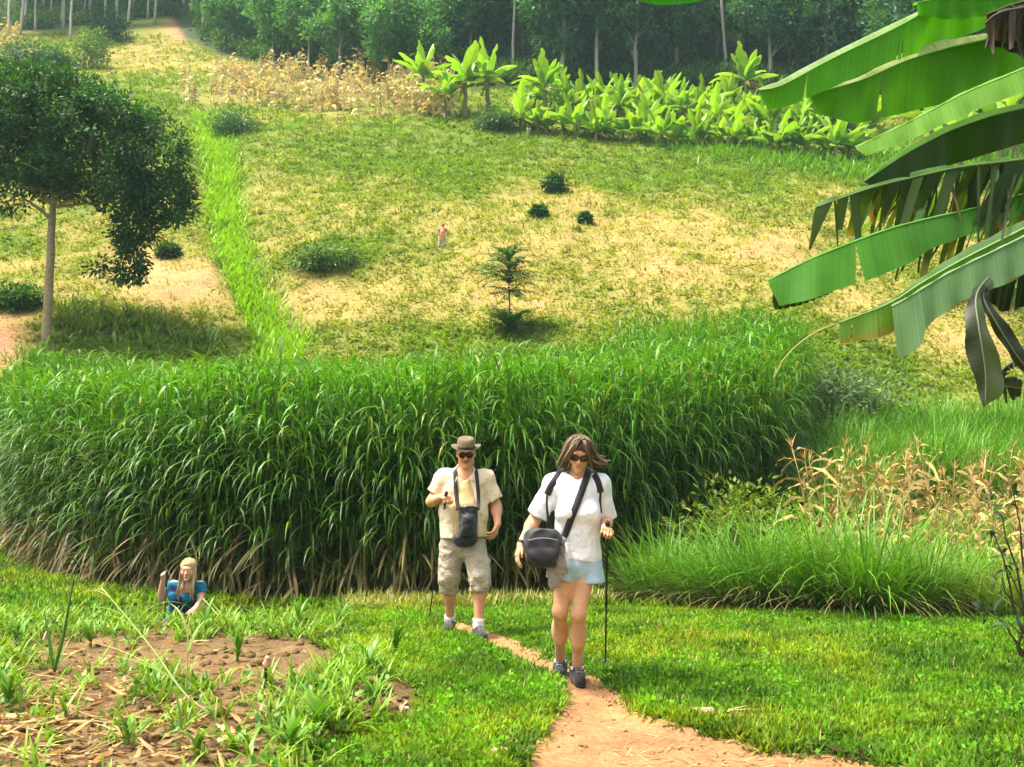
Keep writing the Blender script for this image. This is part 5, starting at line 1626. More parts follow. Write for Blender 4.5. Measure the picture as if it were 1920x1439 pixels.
# camera bag on the chest with neck straps, and a waist pouch
cb = thing('camera_bag', 'tall black camera bag hanging on neck straps in front of the man with the hat', 'bag', Mp(878, 975, -.25))
cf = Field(Mp(850, 1015, -.5), Mp(905, 940, -.02), .006)
cf.cap(Mp(878, 962, -.24), Mp(877, 997, -.24), .088, .078, .02, sq=.75); cf.cap(Mp(878, 975, -.29), Mp(877, 992, -.29), .06, .055, .02, sq=.8); cf.cut(Mp(878, 952, -.24), (0, 0, 1)); cf.cut(Mp(878, 1006, -.24), (0, 0, -1)); cf.folds(.003, 50, 2)
fmesh('bag_body', cf, M_BLACKN, cb)
ld = MB(); ld.add(*strip(interp_path([Mp(859, 954, -.27), Mp(868, 951, -.31), Mp(888, 951, -.31), Mp(897, 954, -.27)], 10), .02, .006, (0, -1, .3))); ld.build('lid_edge', M_FRAME, cb)
def fpath(fld, px, off=.02): return [fld.surf(u, v, off) for u, v in px]
# straps lie on whichever garment is in front
comb = Field(Mp(785, 1040, -.45), Mp(955, 870, .35), .0078); comb.D = np.minimum(sh.D, 0.2)
sl, pgrid = comb._box(tt.lo, tt.lo + tt.h * tt.n)
comb.D[sl] = np.minimum(comb.D[sl], tt.sample(pgrid))
surf_strap('neck_strap', comb, [(853, 884), (853, 892), (854, 908), (855, 925), (857, 942)], .034, cb, tail0=Mp(860, 878, .06), tail1=Mp(859, 957, -.22), off=.012)
surf_strap('neck_strap', comb, [(892, 882), (894, 892), (895, 908), (897, 925), (897, 942)], .034, cb, tail0=Mp(886, 876, .06), tail1=Mp(896, 957, -.22), off=.012)
wp_ = thing('waist_pouch', 'black pouch worn low at the waist below the camera bag of the man', 'bag', Mp(873, 1014, -.25))
pf = Field(Mp(845, 1032, -.45), Mp(902, 996, -.02), .006); pf.cap(Mp(861, 1011, -.20), Mp(884, 1010, -.20), .058, .058, .02, sq=.8); pf.cap(Mp(866, 1017, -.2), Mp(880, 1016, -.2), .052, .05, .02, sq=.8); pf.folds(.003, 50, 1)
fmesh('pouch_body', pf, M_BLACKN, wp_)
bl = MB(); bl.add(*strip(interp_path([Mp(836, 1002, .02), Mp(845, 1006, -.12), Mp(861, 1009, -.18), Mp(884, 1009, -.18), Mp(900, 1005, -.12), Mp(906, 1001, .02)], 16), .03, .005)); bl.build('belt', M_STRAP, wp_)
mtip = np.array([UX(807, 9.9), 9.9, 0]); mtip[2] = gz(mtip)
hgp = Mp(837, 924, -.26)
pole('trekking_pole', 'dark trekking pole held by the man with the hat, slanting back into the grass', hgp, mtip)

# ------------------------------------------------------------------ the blonde woman coming up out of the dip
YB = 11.0
Bp = lambda u, v, dy=0.0: P(u, v, YB + dy)
bb = np.array([UX(338, YB), YB + .1, 0]); bb[2] = gz(bb)
bw = thing('person', 'blonde woman in a teal top, half hidden behind the bare plot', 'person', bb)
J = dict(pel=Bp(336, 1170, .05), che=Bp(344, 1118, -.10), nek=Bp(351, 1096, -.18), head=Bp(353, 1069, -.26), sR=Bp(325, 1097, -.14), sL=Bp(374, 1098, -.14), eR=Bp(300, 1123, -.18), wR=Bp(306, 1088, -.30),
         eL=Bp(380, 1123, -.18), wL=Bp(366, 1142, -.38), hR=Bp(327, 1176, .05), hL=Bp(346, 1176, .05), kR=Bp(324, 1234, -.2), kL=Bp(350, 1240, .0))
for sd, (u_, yy_) in (('R', (326, 10.95)), ('L', (348, 11.25))):
    a_ = np.array([UX(u_, yy_), yy_, 0]); a_[2] = gz(a_) + .1; J['a' + sd] = a_
fd = Field(Bp(285, 1320, -.6), Bp(400, 1040, .5), .0075)
fwd = np.array([.05, -1, -.15]); up = np.array([0.04, -.1, 1.])
g, Rh = head(fd, J['head'], fwd, up, 1.0)
fd.cap(J['nek'] - [0, 0, .03], J['head'] + [0, .02, -.05], .053, .05, .03); fd.cap(J['pel'], J['che'], .12, .12, .06, sq=.8); fd.cap(J['sR'] - [0, 0, .01], J['sL'] - [0, 0, .01], .048, .048, .04)
fd.cap(J['nek'] - [0, .02, .03], J['che'] - [0, .03, 0], .06, .08, .05)
for sd in 'RL':
    fd.chain([J['s' + sd], J['e' + sd], J['w' + sd]], [.052, .040, .027], .03)
    hp, kn, an = J['h' + sd], J['k' + sd], J['a' + sd]
    fd.cap(hp, kn, .088, .056, .03); fd.cap(kn, an, .053, .036, .03)
hand(fd, J['wR'], np.array([.05, -.35, .9]), (.9, -.2, 0), 1, 1.1, .95, .9); hand(fd, J['wL'], Bp(358, 1150, -.45) - J['wL'], (-.3, .8, -.3), 1, .6, .95, .4)
V, Q = fd.mesh(); mesh_np('body', V, Q, M_SKIN, bw, skin_cols(V, g, 1.0, np.array([.72, .42, .27])), smooth=True)
tb_ = Field(Bp(290, 1200, -.5), Bp(400, 1080, .4), .008)
tb_.cap(J['pel'] + [0, 0, .02], J['che'], .150, .145, .04, sq=.85, cuts=[(J['pel'] - [0, 0, .03], (0, 0, -1))]); tb_.cap(J['sR'], J['sL'], .070, .070, .05)
for q in (-1, 1): tb_.ell(J['che'] + [q * .07, -.09, .0], (.07, .065, .07), .04)
for sd in 'RL':
    s_, e_ = J['s' + sd], J['s' + sd] + (J['e' + sd] - J['s' + sd]) * (.42 if sd == 'R' else .6); dr = J['e' + sd] - s_; dr /= np.linalg.norm(dr)
    tb_.cap(s_ + [0, 0, -.01], e_ + dr * .02, .064, .060, .02, cuts=[(e_, dr)])
tb_.folds(.004, 26, 1.9); tb_.cap(J['nek'] + [0, -.05, .06], J['nek'] + [0, -.11, -.01], .058, .05, .008, 's'); tb_.cap(J['nek'] + [0, -.16, -.03], J['nek'] + [0.01, -.2, -.11], .05, .01, .01, 's')
fmesh('top', tb_, M_TEAL, bw)
tq = Field(Bp(300, 1320, -.5), Bp(375, 1150, .5), .012)
for sd in 'RL': tq.cap(J['h' + sd], J['k' + sd], .11, .09, .03); tq.cap(J['k' + sd], J['a' + sd], .085, .06, .03)
fmesh('trousers', tq, M_KHAKI, bw)
for sd in 'RL': shoe(bw, J['a' + sd], (0, -1, 0), gz(J['a' + sd]) + .004, .25)
nv = Field(Bp(300, 1190, -.6), Bp(390, 1085, .2), .008)
nv.cap(Bp(336, 1160, -.16), Bp(334, 1125, -.22), .085, .07, .03, sq=.5); nv.cap(Bp(334, 1125, -.22), Bp(323, 1100, -.20), .04, .03, .03, sq=.6); nv.cap(Bp(350, 1150, -.16), Bp(366, 1128, -.20), .04, .03, .03, sq=.5); nv.folds(.004, 40, 1)
fmesh('vest', nv, M_NAVY, bw)
hc = Field(J['head'] - .2, J['head'] + .2, .007)
hc.ell(g(0, -.018, .040), (.086, .102, .090), .01, R=Rh); hc.ell(g(0, -.06, -.04), (.08, .06, .10), .03, R=Rh); hc.ell(g(0, .095, -.025), (.062, .085, .095), .015, 's', R=Rh); hc.folds(.003, 60, 3)
V, Q = hc.mesh(); hm = mesh_np('hair', V, Q, M_HAIRB, bw, np.tile((.50, .34, .15), (len(V), 1)), smooth=True)
def bspec(phi):
    a = abs(phi); j = lambda s_: rng.normal(0, s_); px_, py_ = math.sin(phi), math.cos(phi)
    if a < .85: px_ = math.copysign(.82, px_); py_ = .45
    fr_ = rng.random() < .3
    return [(0 + j(.006), .01, .128), (px_ * .075, py_ * .085, .125), (px_ * .092, py_ * .05 + .0, .02), (px_ * .082 + j(.008), py_ * .02 + (.03 if fr_ else -.05), -.10), (math.copysign(.075 if fr_ else .05, px_) + j(.012), (.10 if fr_ else -.07) + j(.01), (-.26 if fr_ else -.2) + j(.03))]
hair_strands(hm, g, 1.0, 200, bspec, [(.62, .45, .22), (.5, .34, .15), (.70, .55, .32), (.42, .27, .11)], .012, 'strands')
btip = np.array([UX(318, 10.6), 10.6, 0]); btip[2] = gz(btip)
pole('trekking_pole', 'slim trekking pole in the raised hand of the blonde woman in the teal top', Bp(313, 1072, -.37), btip, None, False)

# ------------------------------------------------------------------ two field workers far up the slope
def far_person(label, u, v, hgt, bend, shirt, face):
    b = gat(u, v) - [0, 0, .28]; t = thing('person', label, 'person', b)
    s = hgt; f = Field(b + [-.5 * s, -.6 * s, 0], b + [.5 * s, .6 * s, 1.2 * s], .02)
    hip = b + np.array([0, 0, .52]) * s; th = bend; d = np.array([.12, -math.sin(th), math.cos(th)]) * s
    ch = hip + d * .20; nk = hip + d * .31; hd = hip + d * .40
    for q in (-1, 1):
        f.chain([hip + [q * .05 * s, 0, 0], b + np.array([q * .07, -.03, .27]) * s, b + np.array([q * .07, .02, .03]) * s], [.05 * s, .035 * s, .024 * s], .02)
        sh_ = nk + np.array([q * .10, 0, -.015]) * s; f.chain([sh_, sh_ + np.array([q * .04, -.05, -.16]) * s, sh_ + np.array([q * .0, -.14, -.27]) * s], [.03 * s, .024 * s, .018 * s], .015)
    f.cap(hip, ch, .07 * s, .075 * s, .03); f.cap(nk, hd, .03 * s, .03 * s, .02); f.ell(hd, (.042 * s, .05 * s, .058 * s), .01); f.cap(nk + [-.09 * s, 0, -.02], nk + [.09 * s, 0, -.02], .035 * s, .035 * s, .02)
    fmesh('body', f, M_DSKIN, t)
    k = Field(f.lo, b + [.5 * s, .6 * s, 1.2 * s], .02); k.cap(hip - [0, 0, .05 * s], ch, .088 * s, .095 * s, .03); k.cap(ch, nk - [0, 0, .01], .095 * s, .05 * s, .02); k.cap(nk + [-.10 * s, 0, -.02], nk + [.10 * s, 0, -.02], .045 * s, .045 * s, .02)
    k.folds(.008, 14, 1); fmesh('shirt', k, shirt, t)
    m = Field(f.lo, b + [.5 * s, .6 * s, 1.2 * s], .02)
    for q in (-1, 1): m.cap(hip + [q * .05 * s, 0, 0], b + np.array([q * .07, -.03, .24]) * s, .07 * s, .05 * s, .03)
    fmesh('trousers', m, M_KHAKI, t)
    hr_ = Field(hd - .2 * s, hd + .2 * s, .012); hr_.ell(hd + np.array([0, .012, .015]) * s, (.046 * s, .052 * s, .056 * s), .01); fmesh('hair', hr_, M_FRAME, t)
M_DSKIN = mat_plain('dark_skin', (.12, .055, .03), .5)
M_PEACH = cloth('peach_cloth', (.80, .33, .16)); M_CREAM = cloth('cream_cloth', (.8, .72, .5))
far_person('distant field worker in a peach orange shirt standing in the middle of the slope', 828, 463, 1.3, .15, M_PEACH, 1)
far_person('distant stooping field worker in cream white at the top of the slope near the bananas', 990, 256, 1.05, 1.0, M_CREAM, 1)
# ------------------------------------------------------------------ the banana plant that leans in from the right
M_RIB = mat_plain('leaf_midrib', (.3, .42, .1), .5, attr=True)
def Dseed(): return rng.random() * 50
def rib_leaf(parent, mid, col_u, col_l, tears_u=(), tears_l=(), up_dir=(0, .5, .9), lo_dir=(0, .22, -1), shred=False, dead=None, n_=40):
    """mid: midrib as (u, v, depth, upper half width, lower half width) from the tip to the base; both halves are sheets hung from it"""
    mid = np.array(mid, float); pts0 = np.array([P(u, v, y) for (u, v, y) in mid[:, :3]]); pts = interp_path(pts0, n_)
    dd_ = np.concatenate([[0], np.cumsum(np.linalg.norm(np.diff(pts0, axis=0), axis=1))]); dd_ /= dd_[-1]
    t = np.linspace(0, 1, n_)
    wu = 1.3 * np.interp(t, dd_, mid[:, 3] * mid[:, 2] / F); wl = np.interp(t, dd_, mid[:, 4] * mid[:, 2] / F)
    d = frame_dirs(pts)
    mb = MB()
    M_ = 7
    def half(wd, dr, tears, col, sgn):
        dr = np.asarray(dr, float); dr /= np.linalg.norm(dr)
        cuts = sorted(set([0.0, 1.0] + list(tears)))
        for a, b in zip(cuts[:-1], cuts[1:]):
            if b - a < .004: continue
            m = max(4, int((b - a) * n_ * (5 if not shred else 2.5))); tt_ = np.linspace(a, b, m)
            C0 = np.stack([np.interp(tt_, t, pts[:, k]) for k in range(3)], 1); D0 = np.stack([np.interp(tt_, t, d[:, k]) for k in range(3)], 1)
            W0 = np.interp(tt_, t, wd)
            dv = dr + rng.normal(0, .05 if not shred else .25, 3) * (1 if len(tears) else .3); dv /= np.linalg.norm(dv)
            lenk = 1 if not shred else rng.uniform(.6, 1.5)
            slant = -.25 * D0
            rows_ = []
            for j in range(M_):
                s_ = j / (M_ - 1)
                sag = np.array([0, 0, -1.]) * (.35 * s_ ** 2)
                shrink = 1 - (.03 if not shred else .5) * s_ ** 1.6
                cen_ = C0.mean(0)
                base_ = C0 if not len(tears) else C0 * (1 - (1 - shrink)) + cen_ * (1 - shrink)
                wav = .012 * np.sin(tt_ * 60 + sgn) * s_
                rows_.append(base_ + (dv + sag * (1 if sgn > 0 else .3) + slant * (0.6 if sgn < 0 else 1))[:, :] * (W0 * s_ * lenk)[:, None] + np.array([0, 1, .3]) * wav[:, None])
            V = np.stack(rows_, 1).reshape(-1, 3)
            i = np.arange(m - 1)[:, None] * M_ + np.arange(M_ - 1)[None, :]
            q = np.stack([i, i + 1, i + M_ + 1, i + M_], 2).reshape(-1, 4)
            cc = np.asarray(col) * (1 + (.07 * np.sin(tt_ * 520 + rng.random()) + rng.uniform(-.10, .10, m))[:, None, None] * np.ones((1, M_, 1))) * (1 + .12 * (fbm(tt_ * 9 + Dseed(), tt_ * 0, 3)[:, None, None] - .5))
            if dead is not None:
                sb_ = np.linspace(0, 1, M_)[None, :, None]; k = np.clip((sb_ - dead[0]) / .3, 0, 1) * (1 if rng.random() < dead[1] else 0)
                cc = cc * (1 - k) + np.array([.30, .20, .05]) * k
            mb.add(V, q, np.clip(cc, 0, 1).reshape(-1, 3))
    half(wu, up_dir, tears_u, col_u, 1); half(wl, lo_dir, tears_l, col_l, -1)
    o = mb.build('leaf', M_BANLEAF, parent, smooth=True)
    rb = MB(); add_tube(rb, pts + [0, -.002, -.004], np.linspace(.003, .011, n_), 6, np.clip(np.asarray(col_l) * 1.1 + [.05, .07, .02], 0, 1)); rb.build('midrib', M_RIB, o, smooth=True)
    return o
M_BANLEAF = mat_leaf('near_banana_leaves', .42, .5, .3, (1.3, 1.3, .15), .12, 3.0)
trunk_xy = (3.55, 6.1)
bpn = thing('banana_plant', 'banana plant with huge drooping leaves reaching in from the right edge, close to the viewer', 'banana plant', (trunk_xy[0], trunk_xy[1], gz(trunk_xy)))
tk = MB(); branchy(tk, (trunk_xy[0], trunk_xy[1], -.1), (trunk_xy[0] - .05, trunk_xy[1] - .1, 3.1), .15, .10, (.2, .2, .08), 16, .015, 10); tk.build('trunk', M_BARK, bpn, smooth=True)
G1 = (.10, .30, .012); G2 = (.065, .25, .008); G3 = (.18, .36, .07); GG = (.19, .32, .13)
def tearset(n, a=.03, b=.97): return sorted(rng.uniform(a, b, n))
rib_leaf(bpn, [(1424, 168, 5.2, 4, 8), (1440, 174, 5.2, 16, 34), (1500, 142, 5.25, 22, 46), (1554, 112, 5.3, 20, 52), (1680, 52, 5.4, 22, 56), (1745, 16, 5.5, 12, 70), (1850, -40, 5.7, 10, 86), (2050, -90, 6.0, 8, 60)], (.30, .42, .17), G2, (), (.12, .37, .38))
rib_leaf(bpn, [(1518, 178, 5.4, 2, 6), (1535, 172, 5.4, 8, 36), (1612, 152, 5.4, 10, 72), (1700, 112, 5.5, 26, 90), (1780, 88, 5.5, 32, 96), (1860, 72, 5.6, 24, 92), (1930, 50, 5.7, 10, 90), (2080, 0, 6.0, 8, 60)], (.42, .48, .22), (.05, .18, .008), (.36, .40, .46, .50, .54, .58), (.2,), (0, .45, .95))  # lower half coloured darker, shade of the underside painted in
rib_leaf(bpn, [(1604, 276, 5.0, 2, 8), (1616, 270, 5.0, 3, 34), (1701, 230, 5.1, 3, 44), (1811, 172, 5.2, 4, 54), (1925, 126, 5.3, 4, 60), (2100, 60, 5.8, 4, 40)], G3, (.15, .33, .035), (), (), (0, .35, .9), (0, -.5, -.7))
rib_leaf(bpn, [(1620, 340, 5.3, 2, 4), (1640, 326, 5.3, 8, 24), (1700, 286, 5.4, 18, 52), (1780, 244, 5.5, 20, 62), (1860, 216, 5.5, 22, 66), (1930, 200, 5.6, 18, 62), (2100, 150, 5.9, 10, 40)], (.13, .30, .04), (.02, .05, .008), (.3, .6), (.33,), (0, .45, .8))  # near-black lower half: shadow on the underside put into the colour
# shredded leaves
rib_leaf(bpn, [(1530, 388, 5.2, 4, 40), (1545, 382, 5.2, 8, 74), (1636, 350, 5.2, 12, 96), (1720, 330, 5.3, 14, 120), (1800, 312, 5.35, 14, 150), (1925, 298, 5.4, 14, 180), (2100, 250, 5.9, 8, 100)], (.09, .20, .05), (.05, .085, .022), tearset(14), tearset(60), (0, .6, .6), (-.22, .1, -1), shred=True, dead=(.8, .25))
rib_leaf(bpn, [(1590, 378, 5.5, 4, 30), (1640, 366, 5.5, 6, 90), (1720, 344, 5.5, 6, 110), (1800, 325, 5.6, 6, 120), (1930, 305, 5.7, 6, 150), (2100, 260, 6.0, 6, 80)], (.09, .2, .05), (.12, .24, .08), tearset(12), tearset(46), (0, .6, .5), (-.4, .0, -1), shred=True, dead=(.85, .2))
rib_leaf(bpn, [(1640, 352, 5.3, 3, 60), (1760, 322, 5.35, 3, 120), (1930, 300, 5.5, 3, 190), (2100, 260, 5.9, 3, 90)], (.09, .2, .05), (.035, .05, .02), tearset(6), tearset(70), (0, .6, .5), (-.12, .06, -1), shred=True, dead=(.4, .6))
# broad leaf, tip at left
rib_leaf(bpn, [(1440, 526, 5.0, 2, 12), (1456, 516, 5.0, 3, 60), (1500, 494, 5.0, 3, 74), (1554, 470, 5.0, 4, 82), (1669, 427, 5.1, 4, 84), (1745, 408, 5.2, 4, 60), (1820, 392, 5.4, 4, 50), (1930, 360, 5.6, 4, 40), (2100, 300, 5.9, 4, 40)], G1, (.07, .24, .02), (), (.19,), (0, .6, .6), (.02, -.35, -.9))
rib_leaf(bpn, [(1452, 536, 5.02, 2, 20), (1462, 540, 5.02, 2, 42), (1500, 548, 5.03, 2, 26), (1560, 545, 5.05, 2, 5)], (.05, .07, .02), (.035, .06, .02), (), (), (0, .6, .6), (0, .5, -.9))
# long leaf with a bent grey-green lobe
rib_leaf(bpn, [(1574, 604, 4.8, 2, 36), (1600, 594, 4.8, 3, 44), (1669, 569, 4.8, 5, 52), (1734, 525, 4.9, 14, 70), (1811, 482, 5.0, 24, 74), (1925, 425, 5.1, 26, 80), (2100, 330, 5.5, 10, 50)], (.12, .22, .09), (.15, .29, .05), (), (.03, .09, .13, .17), (0, .5, .7), (.05, -.1, -1), dead=(.7, .8))
rib_leaf(bpn, [(1672, 574, 4.72, 2, 92), (1692, 563, 4.72, 2, 98), (1714, 550, 4.72, 2, 92), (1722, 545, 4.73, 2, 70), (1775, 512, 4.78, 2, 60), (1815, 493, 4.8, 2, 62), (1880, 462, 4.85, 2, 66), (1925, 440, 4.9, 2, 62), (2050, 370, 5.3, 2, 60)], GG, (.15, .27, .12), (), (), (0, .6, .6), (.12, -.3, -1))
# bare drooping tip of the long leaf
td = MB(); add_tube(td, interp_path([P(1573, 606, 4.8), P(1530, 622, 4.8), P(1497, 645, 4.8), P(1470, 672, 4.82), P(1458, 690, 4.82), P(1456, 705, 4.82)], 16), np.linspace(.005, .0035, 16), 6, (.30, .24, .07)); td.build('bare_midrib_tip', M_RIB, bpn)
# dark hanging folded leaves at the right edge
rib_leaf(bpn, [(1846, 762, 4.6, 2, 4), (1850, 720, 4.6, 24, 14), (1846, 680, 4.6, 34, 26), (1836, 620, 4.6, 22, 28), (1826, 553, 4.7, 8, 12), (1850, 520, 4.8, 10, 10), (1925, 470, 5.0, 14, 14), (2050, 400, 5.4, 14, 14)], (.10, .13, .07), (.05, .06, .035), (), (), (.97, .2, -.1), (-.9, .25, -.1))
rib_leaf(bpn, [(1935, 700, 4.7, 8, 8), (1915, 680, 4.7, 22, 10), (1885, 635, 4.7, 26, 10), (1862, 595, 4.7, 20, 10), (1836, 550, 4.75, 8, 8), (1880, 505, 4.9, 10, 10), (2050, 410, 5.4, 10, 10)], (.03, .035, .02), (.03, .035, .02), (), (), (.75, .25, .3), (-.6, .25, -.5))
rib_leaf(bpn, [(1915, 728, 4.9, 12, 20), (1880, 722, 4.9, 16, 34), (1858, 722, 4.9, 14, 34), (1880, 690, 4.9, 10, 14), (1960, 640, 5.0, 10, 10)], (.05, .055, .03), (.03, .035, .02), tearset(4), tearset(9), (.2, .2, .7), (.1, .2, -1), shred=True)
# dark blades crossing at the right edge, the near-black one with the plant's inner shade put into its colour
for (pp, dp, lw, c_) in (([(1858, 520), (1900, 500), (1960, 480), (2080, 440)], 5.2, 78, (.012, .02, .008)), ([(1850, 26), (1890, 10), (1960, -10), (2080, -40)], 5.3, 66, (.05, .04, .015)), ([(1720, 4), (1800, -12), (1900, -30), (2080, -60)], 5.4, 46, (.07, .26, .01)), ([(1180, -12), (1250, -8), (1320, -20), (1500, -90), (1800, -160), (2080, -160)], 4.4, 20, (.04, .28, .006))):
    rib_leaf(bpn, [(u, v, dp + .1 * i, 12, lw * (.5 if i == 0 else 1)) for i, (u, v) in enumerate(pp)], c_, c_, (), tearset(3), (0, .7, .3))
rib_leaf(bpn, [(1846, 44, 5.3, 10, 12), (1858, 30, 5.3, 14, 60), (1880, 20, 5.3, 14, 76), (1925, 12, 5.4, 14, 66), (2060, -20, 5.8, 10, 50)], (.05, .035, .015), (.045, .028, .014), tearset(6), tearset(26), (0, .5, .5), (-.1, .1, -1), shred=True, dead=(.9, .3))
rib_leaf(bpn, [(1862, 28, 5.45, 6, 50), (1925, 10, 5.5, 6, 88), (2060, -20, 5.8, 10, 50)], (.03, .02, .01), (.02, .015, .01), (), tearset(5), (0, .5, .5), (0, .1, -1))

# dark leafy sprigs at the right edge close to the viewer
ds = thing('dark_shrub', 'thin dark-leaved shrub at the right edge in front of the dry maize', 'shrub', (UX(1925, 7.0), 7.0, gz((UX(1925, 7.0), 7.0))))
sb_ = np.array(ROOT[ds.name]); st = MB(); lf = MB()
for (u, v) in ((1860, 1000), (1875, 960), (1890, 1060), (1868, 1150), (1895, 1170), (1900, 930), (1878, 1080)):
    e = P(u, v, 6.7 + rng.uniform(-.2, .2)); pts = branchy(st, sb_ + rng.normal(0, .04, 3) * [1, 1, 0], e, .014, .004, (.1, .07, .04), 5, .03, 7)
    m = 9; r = pts[-1] + rng.normal(0, .04, (m, 3))
    V, Q, C = blades(r, rng.uniform(0, 6.28, m), rng.uniform(.10, .2, m), rng.uniform(.022, .04, m), rng.uniform(.6, 1.5, m), rng.uniform(.4, 1.4, m), 4, jitcol((.03, .055, .03), m, .5), shape='leaf'); lf.add(V, Q, C)
st.build('stems', M_BARK, ds); lf.build('leaves', M_TREE, ds)

# ------------------------------------------------------------------ the bare plot: straw, clods, seedlings, weeds
def plot_pts(n, pred=None):
    out = np.zeros((0, 2))
    while len(out) < n:
        u = rng.uniform(-450, 830, n * 3); v = rng.uniform(1160, 1480, n * 3)
        yc = (CY - v) / F; y = -(CAM_H - .06) / ((sp + yc * cp) / (cp - yc * sp)); x = UX(u, y)
        k = m_plot(x, y) > .5
        if pred is not None: k &= pred(u, v)
        out = np.concatenate([out, np.column_stack([x, y])[k]])
    return out[:n]
n = 2100
q = plot_pts(n, lambda u, v: rng.random(len(u)) < (.95 * blob(np.maximum(u, 100), v, 150, 1340, 250, 90) + .10))
Z = h(q[:, 0], q[:, 1]) + .012
V, Q, C = blades(np.column_stack([q, Z]), rng.normal(0.4, 1.1, n) + np.pi * (rng.random(n) < .5), rng.uniform(.05, .30, n) * rng.uniform(.6, 1, n), rng.uniform(.010, .028, n), rng.uniform(1.25, 1.62, n), rng.uniform(-.2, .35, n), 4, jitcol((.38, .25, .11), n, .5, .08), shape='blade', roll=rng.normal(0, .6, n), zfloor=h(q[:, 0], q[:, 1]) + .004)
V = V + rng.normal(0, .003, V.shape)
tag(mesh_np('straw_litter', V, Q, M_DRY, col=C), kind='stuff')
# clods of earth
ck = MB()
q = plot_pts(1300); ico = []
for (x, y) in q:
    r = rng.uniform(.006, .03) * (1 if rng.random() < .9 else 1.8); c0 = np.array([x, y, float(0)])
    th, ph = np.meshgrid(np.linspace(0, np.pi, 5), np.linspace(0, 2 * np.pi, 7)[:-1], indexing='ij')
    d_ = np.stack([np.sin(th) * np.cos(ph), np.sin(th) * np.sin(ph) * .8, np.cos(th) * .65], -1) * (r * rng.uniform(.7, 1.25, th.shape + (1,)))
    V = (c0 + d_).reshape(-1, 3); i = np.arange(4)[:, None] * 6 + np.arange(6)[None, :]; j = np.arange(4)[:, None] * 6 + (np.arange(6)[None, :] + 1) % 6
    ck.add(V, np.stack([i, i + 6, j + 6, j], 2).reshape(-1, 4), SOIL * rng.uniform(.7, 1.3))
for k in range(len(ck.V)): ck.V[k][:, 2] += float(h(q[k, 0], q[k, 1])) + .004
tag(ck.build('soil_clods', M_GROUND), kind='stuff')
# weeds: dense at the right and far edge, scattered inside
def wd(u, v):
    k = np.clip(.6 * blob(u, v, 620, 1350, 75, 110) + .7 * blob(u, v, 700, 1260, 70, 36) + .85 * sst(1215, 1175, v) + .5 * blob(u, v, 0, 1260, 70, 60) + .4 * blob(u, v, 330, 1290, 60, 40) + .02, 0, 1)
    k = np.where((blob(u, v, 760, 1310, 50, 35) > .4) | (blob(u, v, 480, 1240, 170, 40) > .4), 0, k)
    return rng.random(len(u)) < k * np.where(blob(u, v, 340, 1190, 55, 40) > .5, .35, 1)
q = plot_pts(1000, wd); n = len(q); per = 9
X = np.repeat(q[:, 0], per) + rng.normal(0, .03, n * per); Y = np.repeat(q[:, 1], per) + rng.normal(0, .03, n * per); N = n * per
sz = np.repeat(rng.uniform(.5, 1.5, n) ** 1.2, per)
V, Q, C = blades(np.column_stack([X, Y, h(X, Y)]), rng.uniform(0, 6.28, N), rng.uniform(.09, .2, N) * sz, rng.uniform(.010, .022, N), rng.uniform(.1, .9, N), rng.uniform(.2, 1.6, N), 4, jitcol((.11, .22, .012), N, .35), jitcol((.22, .38, .02), N, .35), shape='blade')
tag(mesh_np('weeds', V, Q, M_GRASS, col=C), kind='stuff')
# ground-hugging broad weeds
q = plot_pts(260, wd); n = len(q)
V, Q, C = leafcloud(np.column_stack([q, h(q[:, 0], q[:, 1]) + .03]), np.tile([0, 0, 1.], (n, 1)), 12, .07, .05, .03, jitcol((.09, .22, .03), n, .3))
tag(mesh_np('broadleaf_weeds', V, Q, M_GRASS, col=C), kind='stuff')

def seedling(label, u, v, L, nb, col, tip, group=None, lean=None, W=.03, name='young_cane_plant', y=None):
    b = gat(u, v) if y is None else np.array([UX(u, y), y, gz((UX(u, y), y))])
    t = thing(name, label, 'young plant', b, group)
    add = MB(); hs = L * .35; add_tube(add, [b - [0, 0, .02], b + [0, 0, hs * .5], b + [.01, 0, hs]], [.012, .009, .006], 6, (.12, .2, .04)); add.build('stem', M_STEM, t)
    f = rng.uniform(.1, .9, nb); az = rng.uniform(0, 6.28, nb) if lean is None else np.full(nb, lean) + rng.normal(0, .5, nb)
    V, Q, C = blades(b + np.stack([0 * f, 0 * f, f * hs], 1), az, L * rng.uniform(.5, 1, nb), W * rng.uniform(.6, 1.2, nb), rng.uniform(.08, .6, nb), rng.uniform(.4, 1.8, nb), 9, jitcol(col, nb, .2), jitcol(tip, nb, .2), pw=1.3)
    mesh_np('leaves', V, Q, M_GRASS, t, C); return t
GC, GT = (.075, .2, .02), (.14, .33, .03)
